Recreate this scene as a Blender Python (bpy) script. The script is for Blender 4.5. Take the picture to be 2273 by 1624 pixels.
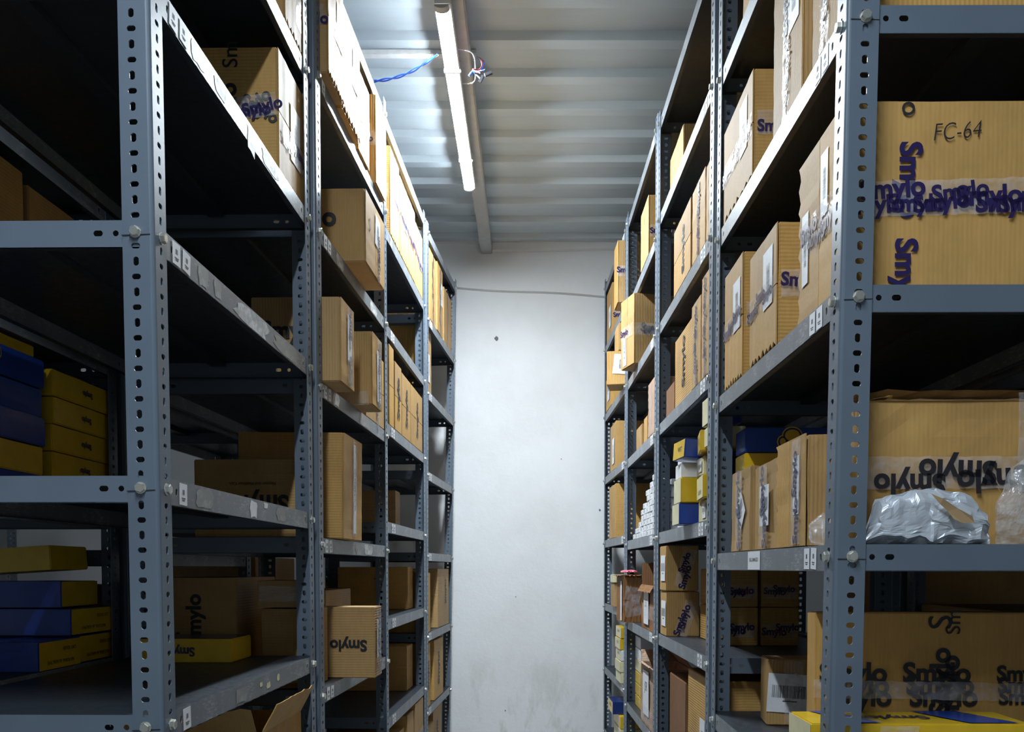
import bpy, bmesh, math, random
from mathutils import Vector, Matrix, noise

for o in list(bpy.data.objects):
    bpy.data.objects.remove(o)
SC = bpy.context.scene
COL = SC.collection
R = math.radians
EYE = 1.25

# ---------------------------------------------------------------- camera
cam_d = bpy.data.cameras.new('camera')
cam = bpy.data.objects.new('camera', cam_d)
COL.objects.link(cam)
cam.location = (0, 0, EYE)
cam.rotation_euler = (R(90 - 2.0), 0, 0)
cam_d.sensor_fit = 'HORIZONTAL'
cam_d.sensor_width = 36.0
cam_d.lens = 36.0 * 2000.0 / 2273.0
cam_d.shift_x = -31.5 / 2273.0
cam_d.shift_y = (1260 + 2000 * math.tan(R(2.0)) - 812) / 2273.0
cam_d.clip_start = 0.02
SC.camera = cam

# ---------------------------------------------------------------- world, exposure
W = bpy.data.worlds.new('world')
SC.world = W
W.use_nodes = True
W.node_tree.nodes['Background'].inputs[0].default_value = (0.75, 0.85, 1.0, 1)
W.node_tree.nodes['Background'].inputs[1].default_value = 0.004
SC.view_settings.view_transform = 'Standard'
SC.view_settings.look = 'None'
SC.view_settings.gamma = 1.0
SC.view_settings.use_curve_mapping = False
SC.view_settings.exposure = 0.0
TUBE_E = 500.0       # emission of the lit diffusers
SC.cycles.max_bounces = 8
SC.cycles.transparent_max_bounces = 24
SC.cycles.sample_clamp_indirect = 6.0

# ---------------------------------------------------------------- materials
def nt(name):
    m = bpy.data.materials.new(name)
    m.use_nodes = True
    t = m.node_tree
    b = t.nodes['Principled BSDF']
    return m, t, b
def N(t, k, **kw):
    n = t.nodes.new(k)
    for a, v in kw.items():
        setattr(n, a, v)
    return n
def coords(t, scale=(1, 1, 1), kind='Object'):
    c = N(t, 'ShaderNodeTexCoord'); mp = N(t, 'ShaderNodeMapping')
    mp.inputs['Scale'].default_value = scale
    t.links.new(c.outputs[kind], mp.inputs['Vector'])
    return mp.outputs[0]
def noisen(t, vec, scale, detail=4, rough=0.6):
    n = N(t, 'ShaderNodeTexNoise')
    n.inputs['Scale'].default_value = scale; n.inputs['Detail'].default_value = detail
    n.inputs['Roughness'].default_value = rough
    t.links.new(vec, n.inputs['Vector'])
    return n
def ramp(t, fac, stops):
    r = N(t, 'ShaderNodeValToRGB')
    e = r.color_ramp.elements
    while len(e) < len(stops): e.new(0.5)
    for i, (p, c) in enumerate(stops):
        e[i].position = p; e[i].color = (c[0], c[1], c[2], 1) if hasattr(c, '__len__') else (c, c, c, 1)
    t.links.new(fac, r.inputs[0])
    return r
def mixc(t, fac, a, b):
    m = N(t, 'ShaderNodeMix', data_type='RGBA')
    if hasattr(fac, 'links'): t.links.new(fac, m.inputs[0])
    else: m.inputs[0].default_value = fac
    for v, i in ((a, 6), (b, 7)):
        if hasattr(v, 'links'): t.links.new(v, m.inputs[i])
        else: m.inputs[i].default_value = (*v, 1)
    return m.outputs[2]
def bump(t, b, h, strength, dist=0.002):
    n = N(t, 'ShaderNodeBump')
    n.inputs['Strength'].default_value = strength; n.inputs['Distance'].default_value = dist
    t.links.new(h, n.inputs['Height']); t.links.new(n.outputs[0], b.inputs['Normal'])
    return n

def simple(name, col, rough=0.5, metal=0.0, spec=0.5):
    m, t, b = nt(name)
    b.inputs['Base Color'].default_value = (*col, 1)
    v = coords(t); n = noisen(t, v, 30)
    r = ramp(t, n.outputs[0], [(0.3, tuple(c * 0.9 for c in col)), (0.7, tuple(min(1, c * 1.06) for c in col))])
    t.links.new(r.outputs[0], b.inputs['Base Color'])
    b.inputs['Roughness'].default_value = rough; b.inputs['Metallic'].default_value = metal
    b.inputs['Specular IOR Level'].default_value = spec
    return m

def paint_mat(name, base, scuff_col, lo, hi, rough=0.38):
    m, t, b = nt(name)
    v = coords(t, (1, 1, 1))
    n1 = noisen(t, v, 9, 6, 0.7); n2 = noisen(t, coords(t, (3, 3, 14)), 20, 5, 0.75)
    mul = N(t, 'ShaderNodeMath', operation='MULTIPLY')
    t.links.new(n1.outputs[0], mul.inputs[0]); t.links.new(n2.outputs[0], mul.inputs[1])
    r = ramp(t, mul.outputs[0], [(lo, 0.0), (hi, 1.0)])
    n3 = noisen(t, v, 3, 3)
    tone = ramp(t, n3.outputs[0], [(0.3, tuple(c * 0.86 for c in base)), (0.7, tuple(c * 1.12 for c in base))])
    c = mixc(t, r.outputs[0], tone.outputs[0], scuff_col)
    t.links.new(c, b.inputs['Base Color'])
    rr = ramp(t, n2.outputs[0], [(0.3, rough * 0.8), (0.8, rough * 1.3)])
    t.links.new(rr.outputs[0], b.inputs['Roughness'])
    bump(t, b, n3.outputs[0], 0.15, 0.001)
    return m
M = {}
M['post'] = paint_mat('grey_blue_paint', (0.112, 0.146, 0.190), (0.34, 0.37, 0.40), 0.44, 0.70)
M['panel'] = paint_mat('grey_paint_shaded', (0.022, 0.028, 0.037), (0.12, 0.13, 0.14), 0.40, 0.75, 0.42)  # same rack paint, darkened to paint in the shade between shelves
M['shelf'] = paint_mat('worn_lip_paint_lit', (0.16, 0.178, 0.20), (0.44, 0.45, 0.46), 0.26, 0.42, 0.42)  # real scuffs and residue; paler base also paints in the tube light
M['bolt'] = simple('zinc_bolt', (0.72, 0.72, 0.66), 0.28, 0.85)
M['ink'] = simple('black_ink', (0.012, 0.011, 0.016), 0.55)
M['purple'] = simple('violet_ink', (0.022, 0.014, 0.085), 0.3)
M['paper'] = simple('white_paper', (0.80, 0.81, 0.84), 0.5)
M['old_tape'] = paint_mat('grimy_old_tape', (0.26, 0.26, 0.25), (0.55, 0.55, 0.54), 0.25, 0.5, .5)
M['paper_worn'] = paint_mat('worn_paper_residue', (0.34, 0.35, 0.35), (0.72, 0.73, 0.73), 0.18, 0.34, .6)
M['grey_ink'] = simple('grey_ink', (0.10, 0.10, 0.11), 0.6)

def card_mat(name, col, ribs, bs=.36):          # ribs: scale vector, runs of corrugation
    m, t, b = nt(name)
    oi = N(t, 'ShaderNodeObjectInfo')
    n = noisen(t, coords(t, (1, 1, 1)), 7, 5, 0.6)
    n2 = noisen(t, coords(t, (60, 60, 8)), 2.5, 3)
    c0 = ramp(t, n.outputs[0], [(0.25, tuple(c * 0.80 for c in col)), (0.5, col), (0.8, tuple(min(1, c * 1.12) for c in col))])
    c1 = mixc(t, 0.18, c0.outputs[0], n2.outputs[1])
    hs = N(t, 'ShaderNodeHueSaturation')
    mr = N(t, 'ShaderNodeMapRange')
    mr.inputs[3].default_value = 0.86; mr.inputs[4].default_value = 1.10
    t.links.new(oi.outputs['Random'], mr.inputs[0]); t.links.new(mr.outputs[0], hs.inputs['Value'])
    mr2 = N(t, 'ShaderNodeMapRange')
    mr2.inputs[3].default_value = 0.93; mr2.inputs[4].default_value = 1.06
    t.links.new(oi.outputs['Random'], mr2.inputs[0]); t.links.new(mr2.outputs[0], hs.inputs['Saturation'])
    bw = N(t, 'ShaderNodeMix', data_type='RGBA', blend_type='MULTIPLY'); bw.inputs[0].default_value = 0.25
    t.links.new(c0.outputs[0], bw.inputs[6]); t.links.new(n2.outputs[0], bw.inputs[7])
    t.links.new(bw.outputs[2], hs.inputs['Color'])
    t.links.new(hs.outputs[0], b.inputs['Base Color'])
    b.inputs['Roughness'].default_value = 0.62
    b.inputs['Specular IOR Level'].default_value = 0.3
    w = N(t, 'ShaderNodeTexWave', wave_type='BANDS', bands_direction=ribs)
    w.inputs['Scale'].default_value = 44.0; w.inputs['Distortion'].default_value = 0.8
    w.inputs['Detail'].default_value = 1.0; w.inputs['Detail Scale'].default_value = 1.0
    cc = N(t, 'ShaderNodeTexCoord'); t.links.new(cc.outputs['Object'], w.inputs['Vector'])
    n4 = noisen(t, coords(t), 12, 3)
    add = N(t, 'ShaderNodeMath', operation='MULTIPLY_ADD'); add.inputs[1].default_value = 3.0
    t.links.new(n4.outputs[0], add.inputs[0]); t.links.new(w.outputs[1], add.inputs[2])
    bump(t, b, add.outputs[0], bs, 0.0011)
    return m
CARD = (0.55, 0.33, 0.115)
M['card_h'] = card_mat('cardboard_level_ribs', CARD, 'Z')
M['card_v'] = card_mat('cardboard_upright_ribs', CARD, 'X')
M['card_p'] = card_mat('cardboard_smooth_kraft', CARD, 'X', .12)
M['card_dark'] = card_mat('cardboard_wrapped_brown', (0.30, 0.14, 0.055), 'X')
M['card_pink'] = card_mat('cardboard_pale_pink', (0.52, 0.34, 0.24), 'Z')
M['card_edge'] = simple('cardboard_torn_edge', (0.40, 0.27, 0.14), 0.8)

def glossprint(name, col, rough=0.25):
    m, t, b = nt(name)
    n = noisen(t, coords(t), 14, 4)
    r = ramp(t, n.outputs[0], [(0.3, tuple(c * 0.85 for c in col)), (0.7, tuple(min(1, c * 1.08) for c in col))])
    t.links.new(r.outputs[0], b.inputs['Base Color'])
    b.inputs['Roughness'].default_value = rough
    bump(t, b, n.outputs[0], 0.25, 0.002)
    return m
M['yellow'] = glossprint('yellow_print', (0.72, 0.47, 0.02))
M['blue'] = glossprint('blue_print', (0.012, 0.055, 0.33))
M['navy'] = glossprint('navy_print', (0.012, 0.03, 0.15))
M['cream'] = glossprint('cream_print', (0.74, 0.68, 0.42), 0.4)
M['white'] = glossprint('white_print', (0.80, 0.81, 0.83), 0.4)
M['red'] = glossprint('red_foil', (0.36, 0.03, 0.02), 0.15)
M['pink'] = glossprint('pink_plastic', (0.80, 0.18, 0.25), 0.3)

def clear_mat(name, alpha, tint, rough, bs, sc=40):
    m, t, b = nt(name)
    b.inputs['Base Color'].default_value = (*tint, 1)
    b.inputs['Roughness'].default_value = rough
    b.inputs['Specular IOR Level'].default_value = 0.9
    v = coords(t, (1, 1, 2.4))
    n = noisen(t, v, sc, 3, 0.6)
    a = ramp(t, n.outputs[0], [(0.4, alpha * 0.6), (0.72, min(1, alpha * 1.9))])
    t.links.new(a.outputs[0], b.inputs['Alpha'])
    bump(t, b, n.outputs[0], bs, 0.004)
    return m
M['tape'] = clear_mat('clear_tape', 0.20, (0.80, 0.80, 0.84), 0.14, 0.75)
M['bag'] = clear_mat('clear_film', 0.22, (0.86, 0.88, 0.90), 0.12, 0.8, 25)
def foil():
    m, t, b = nt('silver_mailer_film')
    n = noisen(t, coords(t), 18, 4)
    b.inputs['Base Color'].default_value = (0.62, 0.67, 0.74, 1)
    b.inputs['Metallic'].default_value = 0.35
    b.inputs['Roughness'].default_value = 0.34
    bump(t, b, n.outputs[0], 0.5, 0.004)
    return m
M['foil'] = foil()
def wall():
    m, t, b = nt('white_limewash_plaster')
    v = coords(t)
    n = noisen(t, v, 2.2, 6, 0.62); n2 = noisen(t, v, 38, 5, 0.7); n3 = noisen(t, coords(t, (1, 1, 0.35)), 5.5, 5, 0.7)
    r = ramp(t, n.outputs[0], [(0.3, (0.70, 0.70, 0.70)), (0.55, (0.76, 0.77, 0.775)), (0.75, (0.79, 0.80, 0.80))])
    # grime rising from the bottom of the wall in streaks
    sep = N(t, 'ShaderNodeSeparateXYZ'); t.links.new(v, sep.inputs[0])
    g = N(t, 'ShaderNodeMapRange'); g.inputs[1].default_value = 0.80; g.inputs[2].default_value = 0.30
    g.inputs[3].default_value = 0.0; g.inputs[4].default_value = 1.0
    t.links.new(sep.outputs[2], g.inputs[0])
    st = ramp(t, n3.outputs[0], [(0.52, 0.0), (0.68, 0.8)])
    mm = N(t, 'ShaderNodeMath', operation='MULTIPLY'); t.links.new(g.outputs[0], mm.inputs[0]); t.links.new(st.outputs[0], mm.inputs[1])
    c = mixc(t, mm.outputs[0], r.outputs[0], (0.42, 0.37, 0.30))
    t.links.new(c, b.inputs['Base Color']); b.inputs['Roughness'].default_value = 0.75
    s = N(t, 'ShaderNodeMath', operation='MULTIPLY_ADD'); s.inputs[1].default_value = 4.0
    t.links.new(n.outputs[0], s.inputs[0]); t.links.new(n2.outputs[0], s.inputs[2])
    bump(t, b, s.outputs[0], 0.35, 0.003)
    return m
M['wall'] = wall()
def roof():
    m, t, b = nt('ribbed_roof_sheet')
    n = noisen(t, coords(t, (0.6, 2, 1)), 3, 5, 0.6)
    r = ramp(t, n.outputs[0], [(0.3, (0.50, 0.58, 0.63)), (0.7, (0.58, 0.66, 0.71))])
    t.links.new(r.outputs[0], b.inputs['Base Color'])
    b.inputs['Roughness'].default_value = 0.5; b.inputs['Metallic'].default_value = 0.0
    bump(t, b, n.outputs[0], 0.25, 0.01)
    return m
M['roof'] = roof()
M['beam'] = simple('grey_steel_beam', (0.40, 0.41, 0.41), 0.55)
M['pvc'] = simple('white_pvc', (0.78, 0.79, 0.78), 0.4)
M['wire_blue'] = simple('blue_wire', (0.02, 0.10, 0.55), 0.35)
M['wire_red'] = simple('red_wire', (0.55, 0.05, 0.06), 0.35)
M['wire_white'] = simple('white_wire', (0.75, 0.76, 0.80), 0.35)
M['plug'] = simple('dark_connector', (0.03, 0.03, 0.04), 0.4)
M['chip'] = simple('bare_cement', (0.16, 0.16, 0.17), 0.9)
def floor_m():
    m, t, b = nt('grey_concrete')
    n = noisen(t, coords(t), 4, 6, 0.65)
    r = ramp(t, n.outputs[0], [(0.3, (0.22, 0.215, 0.205)), (0.7, (0.36, 0.35, 0.34))])
    t.links.new(r.outputs[0], b.inputs['Base Color']); b.inputs['Roughness'].default_value = 0.6
    bump(t, b, n.outputs[0], 0.2, 0.01)
    return m
M['floor'] = floor_m()
def emit(name='lit_diffuser', k=1.0):
    m, t, b = nt(name)
    b.inputs['Base Color'].default_value = (0.9, 0.9, 0.9, 1)
    b.inputs['Emission Color'].default_value = (0.82, 0.92, 1.0, 1)
    b.inputs['Emission Strength'].default_value = TUBE_E * k
    return m
M['emit'] = emit()
M['emit_rear'] = emit('lit_diffuser_rear', 0.62)
M['emit_dim'] = emit('lit_diffuser_dim', 0.03)
M['emit_side'] = emit('lit_diffuser_side', 0.12)

# ---------------------------------------------------------------- mesh helpers
class MB:
    def __init__(s): s.v = []; s.f = []; s.mi = []
    def add(s, vs, fs, mi=0):
        o = len(s.v); s.v += [tuple(v) for v in vs]
        s.f += [tuple(i + o for i in f) for f in fs]; s.mi += [mi] * len(fs)
    def box(s, a, b, mi=0):
        x0, y0, z0 = a; x1, y1, z1 = b
        s.add([(x0,y0,z0),(x1,y0,z0),(x1,y1,z0),(x0,y1,z0),(x0,y0,z1),(x1,y0,z1),(x1,y1,z1),(x0,y1,z1)],
              [(0,3,2,1),(4,5,6,7),(0,1,5,4),(1,2,6,5),(2,3,7,6),(3,0,4,7)], mi)
    def mesh(s, name, mats, smooth=False):
        me = bpy.data.meshes.new(name); me.from_pydata(s.v, [], s.f)
        for m in (mats if isinstance(mats, (list, tuple)) else [mats]): me.materials.append(M[m])
        me.polygons.foreach_set('material_index', s.mi)
        if smooth: me.polygons.foreach_set('use_smooth', [True] * len(s.f))
        me.update(); return me
def obj(name, me, parent=None, mat=None, label=None):
    o = bpy.data.objects.new(name, me); COL.objects.link(o)
    if parent is not None: o.parent = parent
    if mat is not None: o.matrix_local = mat
    if label: o['label'] = label
    return o
def tag(o, label, cat, group=None, kind=None):
    if label: o['label'] = label
    if cat: o['category'] = cat
    if group: o['group'] = group
    if kind: o['kind'] = kind
    return o
def struct(name, me):
    o = obj(name, me); o['kind'] = 'structure'; return o
def bev(me, w, seg=2):
    bm = bmesh.new(); bm.from_mesh(me)
    bmesh.ops.bevel(bm, geom=bm.edges[:], offset=w, segments=seg, affect='EDGES', clamp_overlap=True)
    bm.to_mesh(me); bm.free(); return me

# slotted plate in a local (a, b) plane: a along, b across; holes = [(a0, a1, ca, cb, slot half-length, radius, axis)]
def slot_pts(ca, cb, hl, r, axis):
    P = []
    for k in range(12):
        th = 2 * math.pi * (k + 0.5) / 12
        x, y = r * math.cos(th), r * math.sin(th)
        if axis == 'a': x += hl if x > 0 else -hl
        else: y += hl if y > 0 else -hl
        P.append((ca + x, cb + y))
    return P
def rect_pts(a0, a1, b0, b1, ca, cb):
    P = []
    for k in range(12):
        th = 2 * math.pi * (k + 0.5) / 12
        c, s = math.cos(th), math.sin(th)
        if k in (1, 4, 7, 10):
            P.append((a1 if c > 0 else a0, b1 if s > 0 else b0)); continue
        if abs(c) > abs(s): P.append((a1 if c > 0 else a0, cb + (s / abs(c)) * ((b1 - cb) if s > 0 else (cb - b0))))
        else: P.append((ca + (c / abs(s)) * ((a1 - ca) if c > 0 else (ca - a0)), b1 if s > 0 else b0))
    return P
def plate_cell(mb, fn, a0, a1, b0, b1, hole, t):
    """fn(a, b, depth) -> xyz"""
    if hole is None:
        vs = [fn(a0,b0,0), fn(a1,b0,0), fn(a1,b1,0), fn(a0,b1,0), fn(a0,b0,t), fn(a1,b0,t), fn(a1,b1,t), fn(a0,b1,t)]
        mb.add(vs, [(0,1,2,3),(7,6,5,4),(0,4,5,1),(3,2,6,7)]); return
    ca, cb, hl, r, ax = hole
    S = slot_pts(*hole); Q = rect_pts(a0, a1, b0, b1, ca, cb)
    vs = [fn(*p, 0) for p in Q] + [fn(*p, 0) for p in S] + [fn(*p, t) for p in Q] + [fn(*p, t) for p in S]
    fs = []
    for k in range(12):
        j = (k + 1) % 12
        fs += [(k, j, 12 + j, 12 + k), (24 + j, 24 + k, 36 + k, 36 + j), (12 + k, 12 + j, 36 + j, 36 + k)]
    mb.add(vs, fs)
    mb.add([fn(a0,b0,0), fn(a1,b0,0), fn(a1,b0,t), fn(a0,b0,t), fn(a0,b1,0), fn(a1,b1,0), fn(a1,b1,t), fn(a0,b1,t)], [(0,3,2,1),(4,5,6,7)])

PITCH = 0.0222; LEG = 0.046; TH = 0.0022; BR = 0.006
def post_mesh(h, phase):
    mb = MB(); n = int(h / PITCH)
    f1 = lambda a, b, t: (b, t, a)          # leg along +x in the plane y=0
    f2 = lambda a, b, t: (t, b, a)          # leg along +y in the plane x=0
    for i in range(n):
        z0, z1 = i * PITCH, (i + 1) * PITCH; c = (z0 + z1) / 2
        for f, ph in ((f1, phase), (f2, phase + 1)):
            ax = 'b' if (i + ph) % 2 == 0 else 'a'
            plate_cell(mb, f, z0, z1, BR, LEG, (c, 0.0265, 0.0024, 0.0042, ax), TH)
    H = n * PITCH
    O = [(BR - BR * math.sin(k * math.pi / 8), BR - BR * math.cos(k * math.pi / 8)) for k in range(5)]   # bend
    I = [(BR - (BR - TH) * math.sin(k * math.pi / 8), BR - (BR - TH) * math.cos(k * math.pi / 8)) for k in range(5)]
    vs = [(x, y, 0) for x, y in O] + [(x, y, H) for x, y in O] + [(x, y, 0) for x, y in I] + [(x, y, H) for x, y in I]
    fs = []
    for k in range(4): fs += [(k, 5 + k, 6 + k, k + 1), (10 + k, 11 + k, 16 + k, 15 + k), (5 + k, 15 + k, 16 + k, 6 + k)]
    mb.add(vs, fs)
    return mb.mesh('post', 'post')

LIP = 0.040
def shelf_mesh(L, D):
    """tray, x from 0 to D, y from 0 to L, top at z=0"""
    mb = MB(); t = 0.0014; e = 0.0026
    x0, x1, y0, y1 = e, D - e, e, L - e
    # top panel with two pressed lengthwise folds
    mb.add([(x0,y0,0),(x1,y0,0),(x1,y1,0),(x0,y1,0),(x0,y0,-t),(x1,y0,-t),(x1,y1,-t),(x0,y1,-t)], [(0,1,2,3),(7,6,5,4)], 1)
    def lip(fn, length, holes):
        a = 0.0
        hs = sorted(holes)
        for (c, hl, r, ax) in hs:
            w = 0.012
            if c - w > a: plate_cell(mb, fn, a, c - w, -LIP, 0, None, t)
            plate_cell(mb, fn, c - w, c + w, -LIP, 0, (c, -LIP * 0.47, hl, r, ax), t)
            a = c + w
        plate_cell(mb, fn, a, length, -LIP, 0, None, t)
    W_, Ln = x1 - x0, y1 - y0
    endh = [(0.054, 0.0, 0.0044, 'a'), (0.080, 0.0026, 0.0044, 'a'), (W_ - 0.054, 0.0, 0.0044, 'a'), (W_ - 0.080, 0.0026, 0.0044, 'a')]
    sideh = [(0.070, 0.002, 0.004, 'b'), (Ln - 0.070, 0.002, 0.004, 'b')]
    k0 = len(mb.f)
    lip(lambda a, b, d: (x0 + a, y0 + d, b), W_, endh)
    lip(lambda a, b, d: (x0 + a, y1 - d, b), W_, endh)
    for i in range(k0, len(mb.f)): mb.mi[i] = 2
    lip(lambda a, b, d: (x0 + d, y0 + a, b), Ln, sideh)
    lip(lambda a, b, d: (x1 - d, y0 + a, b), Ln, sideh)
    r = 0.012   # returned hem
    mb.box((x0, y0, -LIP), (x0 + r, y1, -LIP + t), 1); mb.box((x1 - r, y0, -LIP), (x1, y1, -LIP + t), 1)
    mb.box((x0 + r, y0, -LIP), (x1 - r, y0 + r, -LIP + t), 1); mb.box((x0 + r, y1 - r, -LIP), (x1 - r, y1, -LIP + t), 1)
    mb.box((D / 2 - 0.018, y0 + .02, -0.014), (D / 2 + 0.018, y1 - .02, -0.002), 1)     # stiffening channel beneath
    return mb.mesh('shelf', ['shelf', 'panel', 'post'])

def bolt_mesh():
    mb = MB(); r = 0.0078
    def ring(n, rad, z, off=0): return [(rad * math.cos(2*math.pi*(k+off)/n), rad * math.sin(2*math.pi*(k+off)/n), z) for k in range(n)]
    a = ring(12, r * 1.15, 0) + ring(12, r * 1.15, 0.0012)
    mb.add(a, [(k, (k+1) % 12, 12 + (k+1) % 12, 12 + k) for k in range(12)] + [tuple(range(12, 24))])
    a = ring(6, r, 0.0012) + ring(6, r, 0.0062) + ring(6, r * 0.84, 0.0075)
    mb.add(a, [(k, (k+1) % 6, 6 + (k+1) % 6, 6 + k) for k in range(6)] + [(6 + k, 6 + (k+1) % 6, 12 + (k+1) % 6, 12 + k) for k in range(6)] + [tuple(range(12, 18))])
    return mb.mesh('bolt', 'bolt')
BOLT = bolt_mesh()
POSTS = {}
SHELVES = {}

# ---------------------------------------------------------------- bay frames
# aisle line: (X, Y) of the near and the far outer corner, lean of the near and far posts (dX per m of height)
BAY = {
 'L1': ((-.541, 1.333), (-.528, 2.25), (-.0063, -.004)), 'L2': ((-.522, 2.27), (-.487, 3.19), (0, 0)),
 'L3': ((-.487, 3.19), (-.458, 4.11), (0, .002)), 'L4': ((-.456, 4.13), (-.408, 5.0), (.005, .017)),
 'R1': ((.455, 1.333), (.4646, 2.25), (.0125, .004)), 'R2': ((.463, 2.27), (.460, 3.19), (.002, 0)),
 'R3': ((.4605, 3.21), (.456, 4.13), (0, 0)), 'R4': ((.4565, 4.15), (.436, 5.07), (0, 0)),
}
DEP = 0.45
for k in ('L1', 'L2', 'L3', 'L4', 'R1', 'R2', 'R3', 'R4'):
    a, b, ln = BAY[k]; s = -1 if k[0] == 'L' else 1
    BAY[k + 'b'] = ((a[0] + s * (DEP + .035), a[1]), (b[0] + s * (DEP + .035), b[1]), (0, 0))
BAY['Q1'] = ((-2.38, 1.4), (-2.38, 2.32), (0, 0)); BAY['Q2'] = ((-2.38, 2.36), (-2.38, 3.28), (0, 0))
BAY['Q3'] = ((-2.38, 3.30), (-2.38, 4.22), (0, 0))

def side(b): return 1 if b[0] == 'R' else -1
def frame(b):
    (x0, y0), (x1, y1), ln = BAY[b]
    L = math.hypot(x1 - x0, y1 - y0); yaw = -math.atan2(x1 - x0, y1 - y0)
    return x0, y0, L, yaw
def lean(b, u, z):
    n, f = BAY[b][2]; L = frame(b)[2]
    return (n + (f - n) * u / L) * (z - EYE)
def P(b, u, v, z):
    """u along the bay from its near end, v into the rack from the aisle line, z above the floor"""
    x0, y0, L, yaw = frame(b); s = side(b)
    c, sn = math.cos(yaw), math.sin(yaw)
    lx, ly = s * v, u
    return Vector((x0 + c * lx - sn * ly + lean(b, u, z), y0 + sn * lx + c * ly, z))

LEVELS = {  # height of each shelf above the floor, top to bottom
 'L1': [1.57, 1.222, .870, .508, .136, -.219, -.58, -.95], 'L2': [1.58, 1.25, .864, .476, .077, -.31, -.69, -1.05],
 'L3': [1.572, 1.19, .856, .51, .163, -.181, -.534, -.88], 'L4': [1.543, 1.152, .816, .445, .071, -.303, -.656, -1.0],
 'R1': [1.57, 1.197, .815, .4145, .035, -.358, -.74, -1.1], 'R2': [1.547, 1.22, .846, .498, .123, -.228, -.60, -.97],
 'R3': [1.56, 1.18, .84, .49, .122, -.236, -.609, -.98], 'R4': [1.559, 1.224, .85, .503, .153, -.196, -.549, -.9],
}
for k in list(LEVELS): LEVELS[k] = [z + EYE for z in LEVELS[k]]
for k in ('L1', 'L2', 'L3', 'L4', 'R1', 'R2', 'R3', 'R4'): LEVELS[k + 'b'] = LEVELS[k]
LEVELS['L2b'] = LEVELS['L2'][:4] + [EYE + .045] + LEVELS['L2'][5:]
for k in ('Q1', 'Q2', 'Q3'): LEVELS[k] = [EYE + z for z in (1.5, 1.12, .74, .36, -.02, -.4, -.8)]

def text_mesh(body, mat, bold=0.0, shear=0.0):
    cu = bpy.data.curves.new('t', 'FONT'); cu.body = body; cu.size = 1.0
    cu.offset = bold; cu.shear = shear; cu.resolution_u = 4
    cu.align_x = 'CENTER'; cu.align_y = 'CENTER'
    o = bpy.data.objects.new('t', cu); COL.objects.link(o)
    dg = bpy.context.evaluated_depsgraph_get(); dg.update()
    me = bpy.data.meshes.new_from_object(o.evaluated_get(dg))
    bpy.data.objects.remove(o); bpy.data.curves.remove(cu)
    xs = [v.co.x for v in me.vertices]; ys = [v.co.y for v in me.vertices]
    w = max(xs) - min(xs); cx = (max(xs) + min(xs)) / 2; cy = (max(ys) + min(ys)) / 2
    for v in me.vertices: v.co = Vector(((v.co.x - cx) / w, (v.co.y - cy) / w, 0))
    me.materials.clear(); me.materials.append(M[mat]); me.name = 'print'
    return me
LOGO = text_mesh('Smylo', 'ink', 0.034)
LOGO_P = text_mesh('Smylo', 'purple', 0.034)
TXT = {}
def txt(body, mat='ink', bold=0.0, shear=0.0):
    k = (body, mat, bold, shear)
    if k not in TXT: TXT[k] = text_mesh(*k)
    return TXT[k]
def joined(src, places, mat):
    """several copies of a text mesh in one print: places = (x, y, size, angle)"""
    mb = MB()
    for (x, y, s, a) in places:
        c, sn = math.cos(a), math.sin(a)
        mb.add([(x + s * (c * v.co.x - sn * v.co.y), y + s * (sn * v.co.x + c * v.co.y), 0) for v in src.vertices],
               [tuple(p.vertices) for p in src.polygons])
    return mb.mesh('print', mat)

def sticker_mesh():
    mb = MB(); mb.box((-.5, -.5, 0), (.5, .5, .0003)); 
    return mb.mesh('label_sticker', 'paper')
STK = sticker_mesh()
def dash_mesh():
    mb = MB()
    for y, w in ((-.18, .5), (-.27, .34)): mb.box((-w / 2, y - .022, 0), (w / 2, y + .022, .0002))
    for k in range(4): mb.box((-.12 + k * .07, .0, 0), (-.09 + k * .07, .22, .0002))
    return mb.mesh('small_print', 'grey_ink')
DASH = dash_mesh()

def basis(origin, right, up):
    r = Vector(right).normalized(); u = Vector(up).normalized(); n = r.cross(u)
    m = Matrix((( r.x, u.x, n.x, origin[0]), (r.y, u.y, n.y, origin[1]), (r.z, u.z, n.z, origin[2]), (0, 0, 0, 1)))
    return m
def scl(x, y, z=1): return Matrix.Diagonal((x, y, z, 1))

def sticker(shelf, sg, u, w, h, tilt=0.0, dz=0.0, text=None):
    """white sticker on the aisle lip of a shelf; shelf local x grows away from the left wall"""
    x = 0.0026 - 0.0004 if sg > 0 else -0.0026 + 0.0004
    right = (0, -1, 0) if sg > 0 else (0, 1, 0)
    m = basis((x - sg * 0.0002, u, -LIP / 2 + dz), right, (0, 0, 1)) @ Matrix.Rotation(tilt, 4, 'Z')
    st = obj('label_sticker', STK, shelf, m @ scl(w, h))
    if text: obj('small_print', txt(text, 'grey_ink', .01), st, Matrix.Translation((0, .05, .0006)) @ scl(.72, .72 * w / h))
    else: obj('small_print', DASH, st, Matrix.Translation((0, 0, .0004)))

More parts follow.
